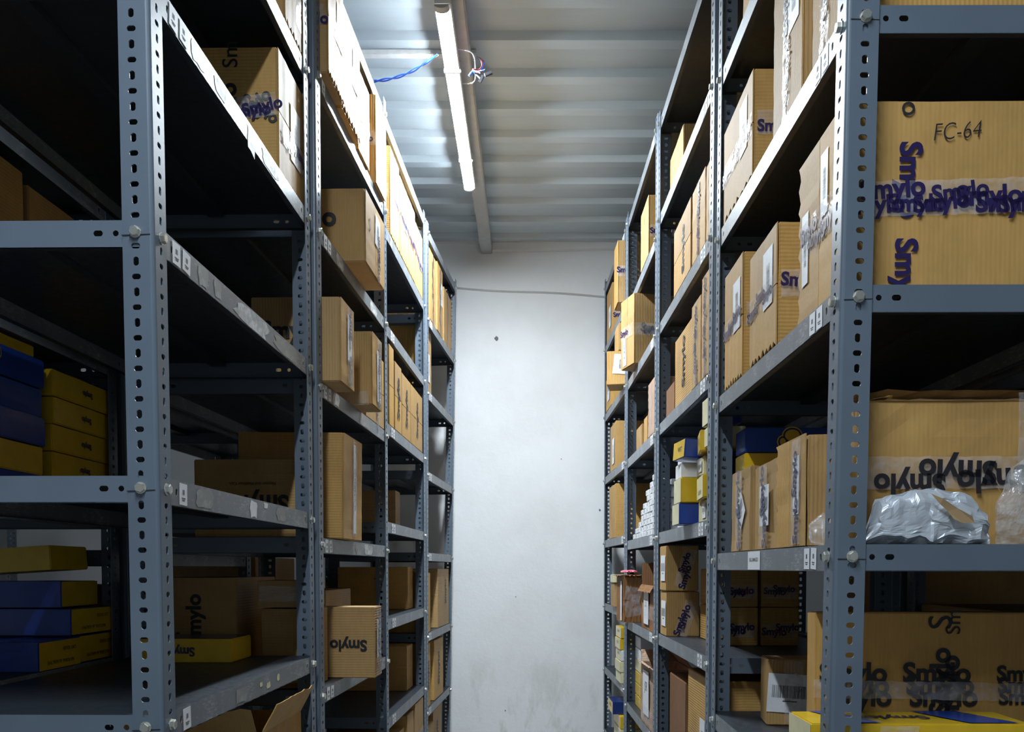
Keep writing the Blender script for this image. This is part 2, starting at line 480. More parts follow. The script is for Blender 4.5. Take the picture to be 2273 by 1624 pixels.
rnd = random.Random(5)
def build_rack(bays, label, stickers=True, bolts=True, group=None):
    """bays that share posts form one rack"""
    b0 = bays[0]; x0, y0, L0, yaw0 = frame(b0)
    root = bpy.data.objects.new('slotted_angle_rack', None); COL.objects.link(root)
    root.location = (x0, y0, 0); root.rotation_euler = (0, 0, yaw0)
    tag(root, label, 'rack', group)
    bpy.context.view_layer.update()
    inv = (Matrix.Translation((x0, y0, 0)) @ Matrix.Rotation(yaw0, 4, 'Z')).inverted()
    for bi, b in enumerate(bays):
        bx, by, L, yaw = frame(b); s = side(b); top = LEVELS[b][0] + .012
        n = int(top / PITCH) + 1
        for ph in (0,):
            if n not in POSTS: POSTS[n] = post_mesh(n * PITCH + .001, 0)
        ends = [(0, 0), (1, 1)] if bi == 0 else [(1, 1)]
        for fi, ui in ends:
            u = L * ui
            ln = BAY[b][2][ui]
            for vi in (0, 1):
                # direction of the legs from the corner: x towards the inside, y towards the inside
                dx = s * (1 if vi == 0 else -1); dy = 1 if ui == 0 else -1
                rot = {(1, 1): 0, (-1, 1): 90, (-1, -1): 180, (1, -1): -90}[(dx, dy)]
                lnv = ln if vi == 0 else ln * .5
                p = P(b, u, vi * DEP, EYE); p.z = 0; p.x -= lnv * EYE
                m = inv @ Matrix.Translation(p) @ Matrix.Rotation(yaw, 4, 'Z') @ Matrix.Rotation(math.atan(lnv), 4, 'Y') @ Matrix.Rotation(R(rot), 4, 'Z')
                obj('post', POSTS[n], root, m)
        key = (round(L, 3), s)
        if key not in SHELVES:
            me = shelf_mesh(L, DEP)
            if s < 0:
                for v in me.vertices: v.co.x -= DEP
            SHELVES[key] = me
        for li, z in enumerate(LEVELS[b]):
            a = P(b, 0, 0, z); e = P(b, L, 0, z)
            yw = -math.atan2(e.x - a.x, e.y - a.y)
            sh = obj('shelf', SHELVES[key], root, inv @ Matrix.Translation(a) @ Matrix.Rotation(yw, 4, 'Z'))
            if stickers and z > 0.3:
                near = .052
                if s < 0:
                    us = near + .035 + rnd.uniform(0, .012)
                    sticker(sh, s, us, .030, .034, R(rnd.uniform(-3, 3)))
                    if rnd.random() < .8: sticker(sh, s, us + .04, .030, .032, R(rnd.uniform(-5, 5)))
                else:
                    us = near + .052 + rnd.uniform(0, .012)
                    sticker(sh, s, us, .028, .034, R(rnd.uniform(-3, 3)))
                    sticker(sh, s, us + .036, .028, .034, R(rnd.uniform(-3, 3)))
                    if b == 'R1' and li == 4: sticker(sh, s, .50, .10, .037, 0, 0, 'SRL-DAMAGED')
            if bolts and z > 0.25:
                for ui in (0, 1):
                    if bi > 0 and ui == 0: continue
                    u = L * ui; zz = z - .018
                    # aisle side bolt
                    q = P(b, abs(u - .0265), 0, zz) - Vector((s * .0003, 0, 0))
                    m = basis((0, 0, 0), (0, 1, 0) if s < 0 else (0, -1, 0), (0, 0, 1)) @ Matrix.Rotation(R(rnd.uniform(0, 60)), 4, 'Z')
                    obj('bolt', BOLT, root, inv @ Matrix.Translation(q) @ Matrix.Rotation(yaw, 4, 'Z') @ m)
                    if ui == 0 and b in ('L1', 'R1'):
                        q = P(b, -.0003, .0265, zz)
                        m = basis((0, 0, 0), (1, 0, 0), (0, 0, 1)) @ Matrix.Rotation(R(rnd.uniform(0, 60)), 4, 'Z')
                        obj('bolt', BOLT, root, inv @ Matrix.Translation(q) @ Matrix.Rotation(yaw, 4, 'Z') @ m)
                        # felt pen height line across the post
                        mm = MB(); mm.box((-.021, -.0006, -.0006), (.021, 0, .0006))
                        q = P(b, -.0003, .026, zz - .004)
                        obj('pen_mark', mm.mesh('pen_mark', 'ink'), root, inv @ Matrix.Translation(q) @ Matrix.Rotation(R(rnd.uniform(-4, 4)), 4, 'Y'))
    return root

# ---------------------------------------------------------------- room shell
def build_room():
    XL, XR, YB, YF, H = -3.3, 3.1, -2.6, 5.16, EYE + 1.85
    mb = MB(); mb.box((XL, YB, -.1), (XR, YF, 0)); struct('floor', mb.mesh('floor', 'floor'))
    # far wall: main plane recessed under a thicker plaster band whose lower edge runs slightly downhill
    mb = MB()
    n = 64
    T = .022
    def zed(x):  # lower edge of the band
        t = (x + .5) / 1.0
        return EYE + 1.583 - .055 * max(-.5, min(1.6, t)) + .004 * math.sin(x * 9)
    mb.box((XL, YF, -.1), (XR, YF + .15, H + .1))
    xs = [XL + (XR - XL) * i / n for i in range(n + 1)]
    vs = []
    for x in xs: vs += [(x, YF - .0005, zed(x) - .002), (x, YF - T, zed(x) + .004), (x, YF - T - .004, H + .1), (x, YF, H + .1)]
    fs = []
    for i in range(n):
        a = 4 * i; fs += [(a, a + 4, a + 5, a + 1), (a + 1, a + 5, a + 6, a + 2)]
    mb.add(vs, fs)
    w = struct('wall_back', mb.mesh('wall_back', 'wall'))
    # rough mortar fillet where the wall meets the roof sheet
    mb = MB(); k = 110; rr = random.Random(2); vs = []
    for i in range(k + 1):
        x = XL + (XR - XL) * i / k
        d = .012 + .010 * noise.noise(Vector((x * 14, 0, 0))) + .006 * rr.random()
        h = .018 + .012 * noise.noise(Vector((x * 9, 5, 0))) + .006 * rr.random()
        vs += [(x, YF - .019, H - .012 - h), (x, YF - .030 - d, H - .010 - h * .3), (x, YF - .030 - d, H + .02)]
    fs = []
    for i in range(k): a = 3 * i; fs += [(a, a + 3, a + 4, a + 1), (a + 1, a + 4, a + 5, a + 2)]
    mb.add(vs, fs); obj('mortar_fillet', mb.mesh('mortar_fillet', 'wall'), w)
    # horizontal plaster roll right of the beam
    mb = MB(); vs = []; k = 30
    for i in range(k + 1):
        x = -.19 + .95 * i / k; z = EYE + 1.775 + .012 * i / k
        vs += [(x, YF - .026, z), (x, YF - .040, z + .008), (x, YF - .036, z + .05)]
    fs = []
    for i in range(k): a = 3 * i; fs += [(a, a + 3, a + 4, a + 1), (a + 1, a + 4, a + 5, a + 2)]
    mb.add(vs, fs); obj('plaster_roll', mb.mesh('plaster_roll', 'wall'), w)
    # chip where the plaster has fallen off, and small nicks
    def blob(cx, cz, r, seed, mat, y):
        rr = random.Random(seed); mb = MB(); m = 11
        ring = [(cx + r * rr.uniform(.7, 1.15) * math.cos(2*math.pi*i/m), y, cz + r * 1.15 * rr.uniform(.7, 1.15) * math.sin(2*math.pi*i/m)) for i in range(m)]
        mb.add(ring, [tuple(range(m - 1, -1, -1))]); return mb.mesh('chip', mat)
    obj('plaster_chip', blob(-.168, EYE + 1.30, .016, 4, 'wall', YF - .0016), w)
    obj('plaster_chip', blob(-.168, EYE + 1.30, .012, 3, 'chip', YF - .0022), w)
    for i, (x, z, r) in enumerate(((-.06, -.165, .003), (.135, -.19, .003), (.42, .33, .006), (.455, .91, .005), (-.12, -.82, .004), (.03, 1.30, .003), (.2, .62, .003), (-.25, -.34, .003))):
        obj('nick', blob(x, EYE + z, r, 10 + i, 'chip' if i % 2 == 0 else 'wall', YF - .0018), w)
    mb = MB(); mb.box((XL - .15, YB, -.1), (XL, YF + .15, H + .1)); struct('wall_left', mb.mesh('wall_left', 'wall'))
    mb = MB(); mb.box((XR, YB, -.1), (XR + .15, YF + .15, H + .1)); struct('wall_right', mb.mesh('wall_right', 'wall'))
    mb = MB(); mb.box((XL, YB - .15, -.1), (XR, YB, H + .1)); struct('wall_front', mb.mesh('wall_front', 'wall'))
    # ribbed roof sheet: ribs run across the aisle, one every 0.234 m
    mb = MB(); prof = []
    p = .234; y = 5.095 - p * 33
    while y < YF + .02:
        prof += [(y - .052, 0), (y - .040, -.026), (y + .022, -.022), (y + .034, 0)]
        y += p
    prof = [q for q in prof if q[0] < YF + .1]
    nx = 48; xs = [XL + (XR - XL) * i / nx for i in range(nx + 1)]
    vs = []
    for (yy, zz) in prof:
        for x in xs:
            d = .004 * noise.noise(Vector((x * 2.2, yy * 5, 1))) + (.003 * noise.noise(Vector((x * 7, yy * 9, 3))) if zz < 0 else 0)
            vs.append((x, yy + d, H - zz * -1 + (.026 if False else 0) + d * .8))
    fs = []
    w_ = nx + 1
    for i in range(len(prof) - 1):
        for j in range(nx): a = i * w_ + j; fs.append((a, a + w_, a + w_ + 1, a + 1))
    mb.add(vs, fs)
    c = struct('ceiling', mb.mesh('ceiling', 'roof'))
    # joint of two sheets near the camera
    return XL, XR, YB, YF, H
XL, XR, YB, YF, H = build_room()

def tube(name, pts, rad, mat, parent=None, seg=8):
    mb = MB(); n = len(pts); pv = [Vector(p) for p in pts]; vs = []
    for i, p in enumerate(pv):
        d = (pv[min(i + 1, n - 1)] - pv[max(i - 1, 0)]).normalized()
        a = d.cross(Vector((0, 0, 1)));  a = a.normalized() if a.length > 1e-4 else Vector((1, 0, 0))
        b = d.cross(a)
        for k in range(seg): th = 2*math.pi*k/seg; vs.append(p + a * rad * math.cos(th) + b * rad * math.sin(th))
    fs = [(i*seg+k, i*seg+(k+1) % seg, (i+1)*seg+(k+1) % seg, (i+1)*seg+k) for i in range(n-1) for k in range(seg)]
    fs += [tuple(range(seg)), tuple(range((n-1)*seg, n*seg))]
    mb.add(vs, fs); return obj(name, mb.mesh(name, mat, True), parent)
def spline(P_, n=10):
    out = []
    for i in range(len(P_) - 1):
        p0 = Vector(P_[max(i-1, 0)]); p1 = Vector(P_[i]); p2 = Vector(P_[i+1]); p3 = Vector(P_[min(i+2, len(P_)-1)])
        for k in range(n):
            t = k / n
            out.append(.5 * ((2*p1) + (p2-p0)*t + (2*p0-5*p1+4*p2-p3)*t*t + (-p0+3*p1-3*p2+p3)*t**3))
    out.append(Vector(P_[-1])); return out

def batten(x, y0, y1, z, label, em='emit'):
    root = bpy.data.objects.new('batten_light', None); COL.objects.link(root); root.location = (x, y0, z)
    tag(root, label, 'light'); L = y1 - y0
    mb = MB(); mb.box((-.022, 0, .004), (.030, L, .030)); obj('housing', bev(mb.mesh('housing', 'pvc'), .003), root)
    # half round diffuser
    mb = MB(); k = 10; vs = []
    for yy in (.03, L - .012):
        for i in range(k + 1): th = math.pi * i / k; vs.append((-.020 * math.cos(th), yy, .004 - .0065 * math.sin(th)))
    mb.add(vs, [(i, i+1, k+2+i, k+1+i) for i in range(k)] + [tuple(range(k+1)), tuple(range(k+1, 2*k+2))])
    obj('diffuser', mb.mesh('diffuser', em, False), root)
    for yy in (0, L - .012):
        mb = MB(); vs = []; e = .03 if yy == 0 else .012
        for q in (yy, yy + e):
            for i in range(k + 1): th = math.pi * i / k; vs.append((-.0225 * math.cos(th), q, .004 - .011 * math.sin(th)))
        mb.add(vs, [(i, i+1, k+2+i, k+1+i) for i in range(k)] + [tuple(range(k+1)), tuple(range(k+1, 2*k+2))])
        obj('end_cap', mb.mesh('end_cap', 'pvc' if yy else 'beam'), root)
    for yy in (L * .27, L * .78):
        mb = MB(); mb.box((-.026, yy, -.004), (.034, yy + .012, .034)); obj('mounting_clip', bev(mb.mesh('clip', 'pvc'), .002), root)
    return root
BZ = H - .0415
def beam(x0, x1, label):
    mb = MB(); mb.box((x0, YB, BZ - .044), (x1, YF - .02, BZ)); me = bev(mb.mesh('ceiling_beam', 'beam'), .004)
    o = obj('ceiling_beam', me); tag(o, label, 'beam')
beam(-.256, -.192, 'long grey steel beam under the ribbed roof, running down to the back wall')
batten(-.262, 2.84, 4.20, H - .118, 'lit white batten light under the roof over the central aisle')
batten(-.262, -.55, .80, H - .118, 'second batten light in line, behind the viewpoint', 'emit_rear')
batten(-1.95, 2.2, 3.5, BZ - .02, 'batten light over the aisle behind the left racks', 'emit_side')
batten(1.85, 2.4, 3.7, BZ - .02, 'batten light over the aisle behind the right racks', 'emit_dim')

def wiring():
    mb = MB(); mb.box((-1.6, 3.24, H - .040), (-.175, 3.272, H - .024))
    o = obj('cable_casing', bev(mb.mesh('cable_casing', 'pvc'), .002)); tag(o, 'flat white cable casing across the roof sheet, ending past the lit tube', 'cable casing')
    r = bpy.data.objects.new('loose_wiring', None); COL.objects.link(r); r.location = (-.17, 3.26, H - .04)
    tag(r, 'red, blue and white loose wires with black connectors hanging from the casing end', 'wires')
    o3 = Vector(r.location)
    def W_(pts, mat, rad=.0022): return tube('wire', [Vector(p) - o3 for p in spline(pts)], rad, mat, r)
    z = H - .05
    W_([(-.176, 3.262, z + .01), (-.158, 3.20, z - .03), (-.150, 3.16, z - .07), (-.160, 3.12, z - .11), (-.178, 3.08, z - .13), (-.168, 3.04, z - .16), (-.150, 3.02, z - .175)], 'wire_red')
    W_([(-.176, 3.266, z + .01), (-.152, 3.20, z - .035), (-.146, 3.16, z - .07), (-.157, 3.12, z - .115), (-.176, 3.08, z - .14), (-.160, 3.04, z - .16), (-.135, 3.02, z - .165)], 'wire_blue')
    W_([(-.176, 3.262, z + .01), (-.160, 3.20, z - .032), (-.152, 3.17, z - .075), (-.163, 3.13, z - .11), (-.180, 3.08, z - .135), (-.165, 3.05, z - .165), (-.150, 3.03, z - .19)], 'wire_white')
    W_([(-.19, 3.05, z - .17), (-.178, 3.05, z - .155), (-.168, 3.05, z - .16)], 'wire_blue', .004)
    for (x, y, zz, a) in ((-.148, 3.02, z - .195, 30), (-.124, 3.02, z - .178, 70)):
        mb = MB(); mb.box((-.005, -.004, -.013), (.005, .004, .013))
        obj('connector', bev(mb.mesh('connector', 'plug'), .001), r, Matrix.Translation(Vector((x, y, zz)) - o3) @ Matrix.Rotation(R(a), 4, 'Y'))
    r2 = bpy.data.objects.new('blue_wire', None); COL.objects.link(r2); r2.location = (-.26, 3.1, H - .09)
    tag(r2, 'twisted pair of bright blue wires sagging from the light towards the left racks', 'wire')
    o3 = Vector(r2.location)
    for k in range(2):
        pts = []
        for i in range(60):
            t = i / 59; x = -.29 - .22 * t; y = 3.02 + .06 * t; zz = H - .165 - .055 * t - .02 * math.sin(math.pi * t)
            a = t * 14 + k * math.pi; rr_ = .0035
            pts.append(Vector((x, y + rr_ * math.cos(a), zz + rr_ * math.sin(a))) - o3)
        tube('strand', pts, .0024, 'wire_blue', r2, 6)
    o = tube('white_cord', spline([(-.240, 3.1, BZ - .060), (-.182, 3.12, BZ - .065), (-.178, 3.22, BZ - .07), (-.19, 3.3, BZ - .065), (-.240, 3.32, BZ - .060)]), .002, 'wire_white')
    tag(o, 'thin white cord looping beside the lit tube', 'wire')
wiring()

# ---------------------------------------------------------------- racks
build_rack(['L1'], 'grey slotted angle rack closest to the camera on the left of the aisle')
build_rack(['L2', 'L3'], 'long two-bay grey slotted angle rack in the middle of the left row')
build_rack(['L4'], 'grey slotted angle rack of the left row standing against the white wall')
build_rack(['R1'], 'grey slotted angle rack closest to the camera on the right of the aisle')
build_rack(['R2'], 'grey slotted angle rack second from the camera on the right, holding small blue boxes')
build_rack(['R3'], 'grey slotted angle rack third from the camera on the right, holding tiny white boxes')
build_rack(['R4'], 'grey slotted angle rack of the right row standing against the white wall')
build_rack(['L1b'], 'dark rack back to back behind the nearest left rack, holding flat blue boxes', False, False)
build_rack(['L2b', 'L3b'], 'dark two-bay rack back to back behind the middle left rack', False, False)
build_rack(['R1b'], 'dark rack back to back behind the nearest right rack', False, False)
build_rack(['R2b'], 'dark rack back to back behind the second right rack', False, False)
build_rack(['Q1'], 'far rack across the next aisle on the left, its nearest bay', False, False)
build_rack(['Q2'], 'far rack across the next aisle on the left, its middle bay', False, False)
build_rack(['Q3'], 'far rack across the next aisle on the left, its bay by the wall', False, False)

# ---------------------------------------------------------------- goods
def carton_mesh(w, d, h, mat, seed, dent=.003, taper=0.0, name='carton'):
    """closed board body, origin at the base centre, softened edges and pushed-in faces"""
    nx, ny, nz = (max(3, min(12, int(q / .025))) for q in (w, d, h))
    bm = bmesh.new(); idx = {}
    def vert(i, j, k):
        if (i, j, k) not in idx:
            idx[(i, j, k)] = bm.verts.new((-.5 + i / nx, -.5 + j / ny, k / nz))
        return idx[(i, j, k)]
    def quad(*a): bm.faces.new([vert(*p) for p in a])
    for i in range(nx):
        for j in range(ny): quad((i,j,0),(i,j+1,0),(i+1,j+1,0),(i+1,j,0)); quad((i,j,nz),(i+1,j,nz),(i+1,j+1,nz),(i,j+1,nz))
    for i in range(nx):
        for k in range(nz): quad((i,0,k),(i+1,0,k),(i+1,0,k+1),(i,0,k+1)); quad((i,ny,k),(i,ny,k+1),(i+1,ny,k+1),(i+1,ny,k))
    for j in range(ny):
        for k in range(nz): quad((0,j,k),(0,j,k+1),(0,j+1,k+1),(0,j+1,k)); quad((nx,j,k),(nx,j+1,k),(nx,j+1,k+1),(nx,j,k+1))
    so = Vector((seed * 3.1, seed * 1.7, seed * .9))
    for (i, j, k), v in idx.items():
        q = Vector(((v.co.x) * w, v.co.y * d, v.co.z * h))
        e = (i in (0, nx)) + (j in (0, ny)) + (k in (0, nz))
        n = noise.noise(q * 11 + so) * .5 + .5
        amt = dent * n * (1.0 if e == 1 else .7)
        c = Vector((0, 0, h / 2)); 
        off = Vector((0, 0, 0))
        if i == 0: off.x += amt
        if i == nx: off.x -= amt
        if j == 0: off.y += amt
        if j == ny: off.y -= amt
        if k == nz: off.z -= amt * .8
        tp = 1 - taper * (1 - k / nz)
        v.co = Vector((q.x * tp + off.x, q.y * tp + off.y, q.z + off.z))
    bm.normal_update()
    es = [e for e in bm.edges if len(e.link_faces) == 2 and e.link_faces[0].normal.dot(e.link_faces[1].normal) < .5]
    bmesh.ops.bevel(bm, geom=es, offset=min(.0022, h * .08), segments=2, affect='EDGES', clamp_overlap=True)
    me = bpy.data.meshes.new(name); bm.to_mesh(me); bm.free()
    me.materials.append(M[mat]); return me

def face_basis(w, d, h, f, a, c, rot, off=.0006):
    """a, c in -0.5..0.5 across and up the face"""
    if f == 'n': B = basis((a * w, -d / 2 - off, h / 2 + c * h), (1, 0, 0), (0, 0, 1)); W_, H_ = w, h
    if f == 'l': B = basis((-w / 2 - off, -a * d, h / 2 + c * h), (0, -1, 0), (0, 0, 1)); W_, H_ = d, h
    if f == 'r': B = basis((w / 2 + off, a * d, h / 2 + c * h), (0, 1, 0), (0, 0, 1)); W_, H_ = d, h
    if f == 't': B = basis((a * w, c * d, h + off), (1, 0, 0), (0, 1, 0)); W_, H_ = w, d
    return B @ Matrix.Rotation(R(rot), 4, 'Z'), W_, H_

def tape_mesh(L, Wd, seed):
    mb = MB(); n = max(6, int(L / .012)); rr = random.Random(seed); vs = []
    for i in range(n + 1):
        x = -L / 2 + L * i / n
        for j in range(5):
            y = -Wd / 2 + Wd * j / 4
            vs.append((x + rr.uniform(-.001, .001), y + (rr.uniform(-.0012, .0012) if j in (0, 4) else 0), .0007 + .0011 * rr.random()))
    mb.add(vs, [(i*5+j, (i+1)*5+j, (i+1)*5+j+1, i*5+j+1) for i in range(n) for j in range(4)])
    return mb.mesh('tape', 'tape', False)

SEED = [1]
def build_carton(name, w, d, h, loc, yaw, label, cat='box', mat='card_h', group=None, dent=.003, taper=0, feats=(), tilt=0):
    """feats: ('tape', face, a, c, rot, length, width, print_density) ('logo', face, a, c, rot, size[, colour])
       ('label', face, a, c, w, h, rot) ('flaps', face, 'h'|'v') ('text', body, face, a, c, rot, size)"""
    SEED[0] += 1; sd = SEED[0]; rr = random.Random(sd)
    root = bpy.data.objects.new(name, None); COL.objects.link(root)
    root.location = loc; root.rotation_euler = (0, R(tilt), yaw)
    tag(root, label, cat, group)
    obj('body', carton_mesh(w, d, h, mat, sd, dent, taper), root)
    th = {}
    for f in feats:
        k = f[0]
        if k == 'flaps':
            fc, di = f[1], f[2]; B, W_, H_ = face_basis(w, d, h, fc, 0, 0, 0, .0002)
            th[fc] = .0032
            ragged = len(f) > 3
            for sg in (-1, 1):
                mb = MB(); n = 22
                Lg = (W_ if di == 'h' else H_) - .003; hf = (H_ if di == 'h' else W_) / 2 - .0012
                vs = []
                for i in range(n + 1):
                    x = -Lg / 2 + Lg * i / n
                    out = hf - (0.0 if not ragged else (.004 + .010 * rr.random() if sg < 0 and i % 3 != 1 else 0))
                    z1 = .0026 + .0010 * noise.noise(Vector((x * 30, sd, sg)))
                    for (yy, zz) in ((.0012, 0), (.0012, z1), (out - .002, z1), (out, z1 * .4), (out, 0)):
                        vs.append((x, sg * yy, zz) if di == 'h' else (sg * yy, x, zz))
                fs = [(i*5+j, (i+1)*5+j, (i+1)*5+j+1, i*5+j+1) for i in range(n) for j in range(4)] + [(0,1,2,3,4), tuple(n*5+j for j in (4,3,2,1,0))]
                mb.add(vs, fs); obj('flap', mb.mesh('flap', mat), root, B)
        elif k == 'tape':
            _, fc, a, c, rot, Lg, wd, dens = f
            B, W_, H_ = face_basis(w, d, h, fc, a, c, rot, .0004 + th.get(fc, 0))
            tp = obj('tape', tape_mesh(Lg, wd, sd + int(a * 10)), root, B)
            if dens:
                pl = []; x = -Lg / 2 + wd * .8
                while x < Lg / 2 - wd * .5:
                    pl.append((x, rr.uniform(-.28, .28) * wd, wd * rr.uniform(1.5, 1.9), R(rr.uniform(-6, 6)) + 0))
                    x += wd * 1.8 / dens * rr.uniform(.7, 1.3)
                if pl: obj('tape_print', joined(LOGO, pl, 'purple'), tp, Matrix.Translation((0, 0, .0021)))
        elif k == 'logo':
            fc, a, c, rot, sz = f[1:6]; me = LOGO_P if len(f) > 6 else LOGO
            B, W_, H_ = face_basis(w, d, h, fc, a, c, rot, .0008 + th.get(fc, 0))
            obj('printed_logo', me, root, B @ scl(sz, sz))
        elif k == 'text':
            body, fc, a, c, rot, sz = f[1:7]; pen = len(f) > 7
            B, W_, H_ = face_basis(w, d, h, fc, a, c, rot, .0008 + th.get(fc, 0))
            obj('handwriting' if pen else 'printed_text', txt(body, 'ink', -.012 if pen else .004, .25 if pen else 0), root, B @ scl(sz, sz * (1.25 if pen else 1)))
        elif k == 'label':
            _, fc, a, c, lw, lh, rot = f[:7]
            B, W_, H_ = face_basis(w, d, h, fc, a, c, rot, .0010 + th.get(fc, 0))
            mb = MB(); mb.add([(-lw/2, -lh/2, 0), (lw/2, -lh/2, .0005), (lw/2, lh/2, 0), (-lw/2, lh/2, .0004)], [(0,1,2,3)])
            lb = obj('shipping_label', mb.mesh('shipping_label', 'paper'), root, B)
            vert = lh > lw * 1.2
            mb = MB(); n = 26; x = -.40
            L_, S_ = (lh, lw) if vert else (lw, lh)
            while x < .40:
                t = rr.choice((.006, .010, .018)); a0, a1 = x * L_, (x + t) * L_
                b0, b1 = -.12 * S_, .20 * S_
                if vert: mb.add([(b0, a0*.6, 0), (b1, a0*.6, 0), (b1, a1*.6, 0), (b0, a1*.6, 0)], [(0,1,2,3)])
                else: mb.add([(a0, b0, 0), (a1, b0, 0), (a1, b1, 0), (a0, b1, 0)], [(0,1,2,3)])
                x += t + rr.choice((.008, .014, .02))
            if not vert: mb.add([(-.16*lw, -.22*lh, 0), (.16*lw, -.22*lh, 0), (.16*lw, -.19*lh, 0), (-.16*lw, -.19*lh, 0)], [(0,1,2,3)])
            obj('barcode', mb.mesh('barcode', 'grey_ink'), lb, Matrix.Translation((0, 0, .0008)))
    return root

def place(b, li, u0, u1, v0, v1, yaw=0, dz=0, sink=0):
    z = LEVELS[b][li] + dz + .0008
    s = side(b)
    p = P(b, (u0 + u1) / 2, (v0 + v1) / 2, z)
    return (v1 - v0, u1 - u0, p, frame(b)[3] + R(yaw))

A_ = {'L': 'r', 'R': 'l'}          # face of a box that looks into the aisle
def C(b, li, u0, u1, v0, v1, h, label, yaw=0, dz=0, name='carton', **kw):
    w, d, p, y = place(b, li, u0, u1, v0, v1, yaw, dz)
    return build_carton(name, w, d, h, p, y, label, **kw)
def std(b, h, d, w, kind):
    """usual dressing of a taped carton lying on its side: flap face to the aisle"""
    f = A_[b[0]]
    F = [('flaps', f, 'v') if kind[0] == 'v' else ('flaps', f, 'h')]
    if 'r' in kind: F = [('flaps', f, kind[0], 1)]
    if 't' in kind: F.append(('tape', f, 0, 0, 90 if kind[0] == 'v' else 0, (h if kind[0] == 'v' else d) * .98, .045, 1.6))
    if 'l' in kind: F.append(('label', f, .22, .12, min(.07, d * .4), min(.11, h * .5), 0))
    if 'e' in kind: F.append(('logo', f, .05, 0, 90, min(h * .62, .16)))
    if 'n' in kind: F.append(('tape', 'n', (.32 if b[0] == 'L' else -.3), 0, 0, w * .4, .045, 1.6))
    if 'N' in kind: F.append(('tape', 'n', 0, 0, 0, w * .95, .05, 1.7))
    if 'g' in kind: F.append(('logo', 'n', .1, 0, 0, min(w * .6, .16)))
    return F
def K(b, li, u0, u1, v0, v1, h, kind, label, **kw):
    return C(b, li, u0, u1, v0, v1, h, label, feats=std(b, h, u1 - u0, v1 - v0, kind), **kw)

# ---- left rack nearest the camera
C('L1', 1, .728, .905, .006, .30, .285, 'ribbed brown carton on the top visible shelf of the nearest left rack',
  feats=[('flaps', 'r', 'h', 1), ('tape', 'r', .1, .1, 90, .25, .045, 0)])
C('L1', 2, .692, .905, .014, .33, .277, 'large carton printed sideways, second visible shelf of the nearest left rack',
  feats=[('flaps', 'r', 'h', 1), ('tape', 'r', .1, -.12, 0, .20, .05, 1.6), ('label', 'r', .12, .0, .08, .13, 0), ('text', 'Sm', 'n', .17, .435, 90, .055), ('logo', 'n', .17, -.02, 90, .13),
         ('logo', 'n', .33, .04, 35, .09), ('logo', 'n', .37, .0, -30, .09), ('tape', 'n', .34, .03, 8, .10, .05, 2.6)])
# ---- second left rack
K('L2', 1, .052, .215, -.018, .22, .285, 'hrtNl', 'tall taped carton, first on the second shelf down, second left rack', mat='card_h')
K('L2', 1, .225, .44, -.012, .22, .28, 'hrtl', 'wide carton with torn lower flaps on the second left rack, second shelf down')
K('L2', 1, .468, .626, .0, .22, .245, 'ht', 'lower carton wrapped in shiny tape, second left rack, second shelf down')
K('L2', 1, .705, .86, -.005, .20, .285, 'vn', 'yellowish carton last on the second shelf down, before the shared post', mat='card_v')
C('L2', 2, .308, .578, -.055, .25, .205, 'carton overhanging the third shelf of the second left rack, big letter O on it', mat='card_p',
  feats=[('flaps', 'r', 'v'), ('tape', 'r', .12, -.2, 90, .13, .05, 1.8), ('label', 'r', .1, .17, .07, .09, -4), ('logo', 'n', -.06, .08, 0, .18), ('text', 'S', 'r', -.3, .1, 0, .02)])
C('L2', 3, .052, .20, -.045, .185, .215, 'narrow carton overhanging the fourth shelf, nearest one, second left rack', mat='card_v',
  feats=[('flaps', 'r', 'v'), ('label', 'r', .1, .1, .045, .12, 0), ('tape', 'r', .1, 0, 90, .20, .045, .8), ('logo', 'n', -.06, .08, 0, .15)])
C('L2', 3, .375, .516, -.058, .16, .212, 'small overhanging carton with thick white taped seam, fourth shelf, second left rack', mat='card_v',
  feats=[('flaps', 'r', 'v'), ('label', 'r', .1, -.05, .05, .15, 2), ('tape', 'r', .1, 0, 90, .20, .05, .9), ('tape', 'n', 0, -.42, 0, .2, .04, 0)])
C('L2', 3, .58, .87, .006, .2, .235, 'ribbed carton behind the overhanging ones, fourth shelf, second left rack',
  feats=[('flaps', 'r', 'h'), ('tape', 'r', .1, -.1, 90, .22, .04, 1.5)])
C('L2', 4, .177, .40, -.018, .27, .287, 'tall ribbed carton with white paper seam, fifth shelf of the second left rack', mat='card_h', tilt=.6, dz=.003,
  feats=[('flaps', 'r', 'v'), ('tape', 'r', .05, 0, 90, .27, .05, 0), ('label', 'r', .05, 0, .028, .25, 1)])
C('L2', 4, .03, .165, .036, .33, .20, 'low wide carton with upside-down print in the dark, behind the nearest left rack',
  feats=[('logo', 'n', .08, -.04, 180, .15), ('text', 'Happier and Healthier Cats', 'n', .02, .19, 180, .12)])
C('L2', 5, .255, .356, -.088, .20, .20, 'carton with upside-down name and brightly lit top overhanging the second left rack, knee height', mat='card_h',
  feats=[('logo', 'n', .24, -.02, 180, .105), ('label', 'r', 0, .05, .05, .11, 0), ('tape', 'r', 0, 0, 90, .19, .06, 1.2)])
C('L2', 5, .03, .20, .03, .16, .205, 'dim brown carton under a flatter one, just beyond the nearest left rack', feats=[('tape', 'n', 0, -.3, 0, .12, .04, 1)])
C('L2', 5, .03, .19, .035, .17, .07, 'flat wrapped carton lying on a dim brown carton in the second left rack', dz=.208, feats=[('tape', 'n', 0, 0, 0, .12, .04, 0)])
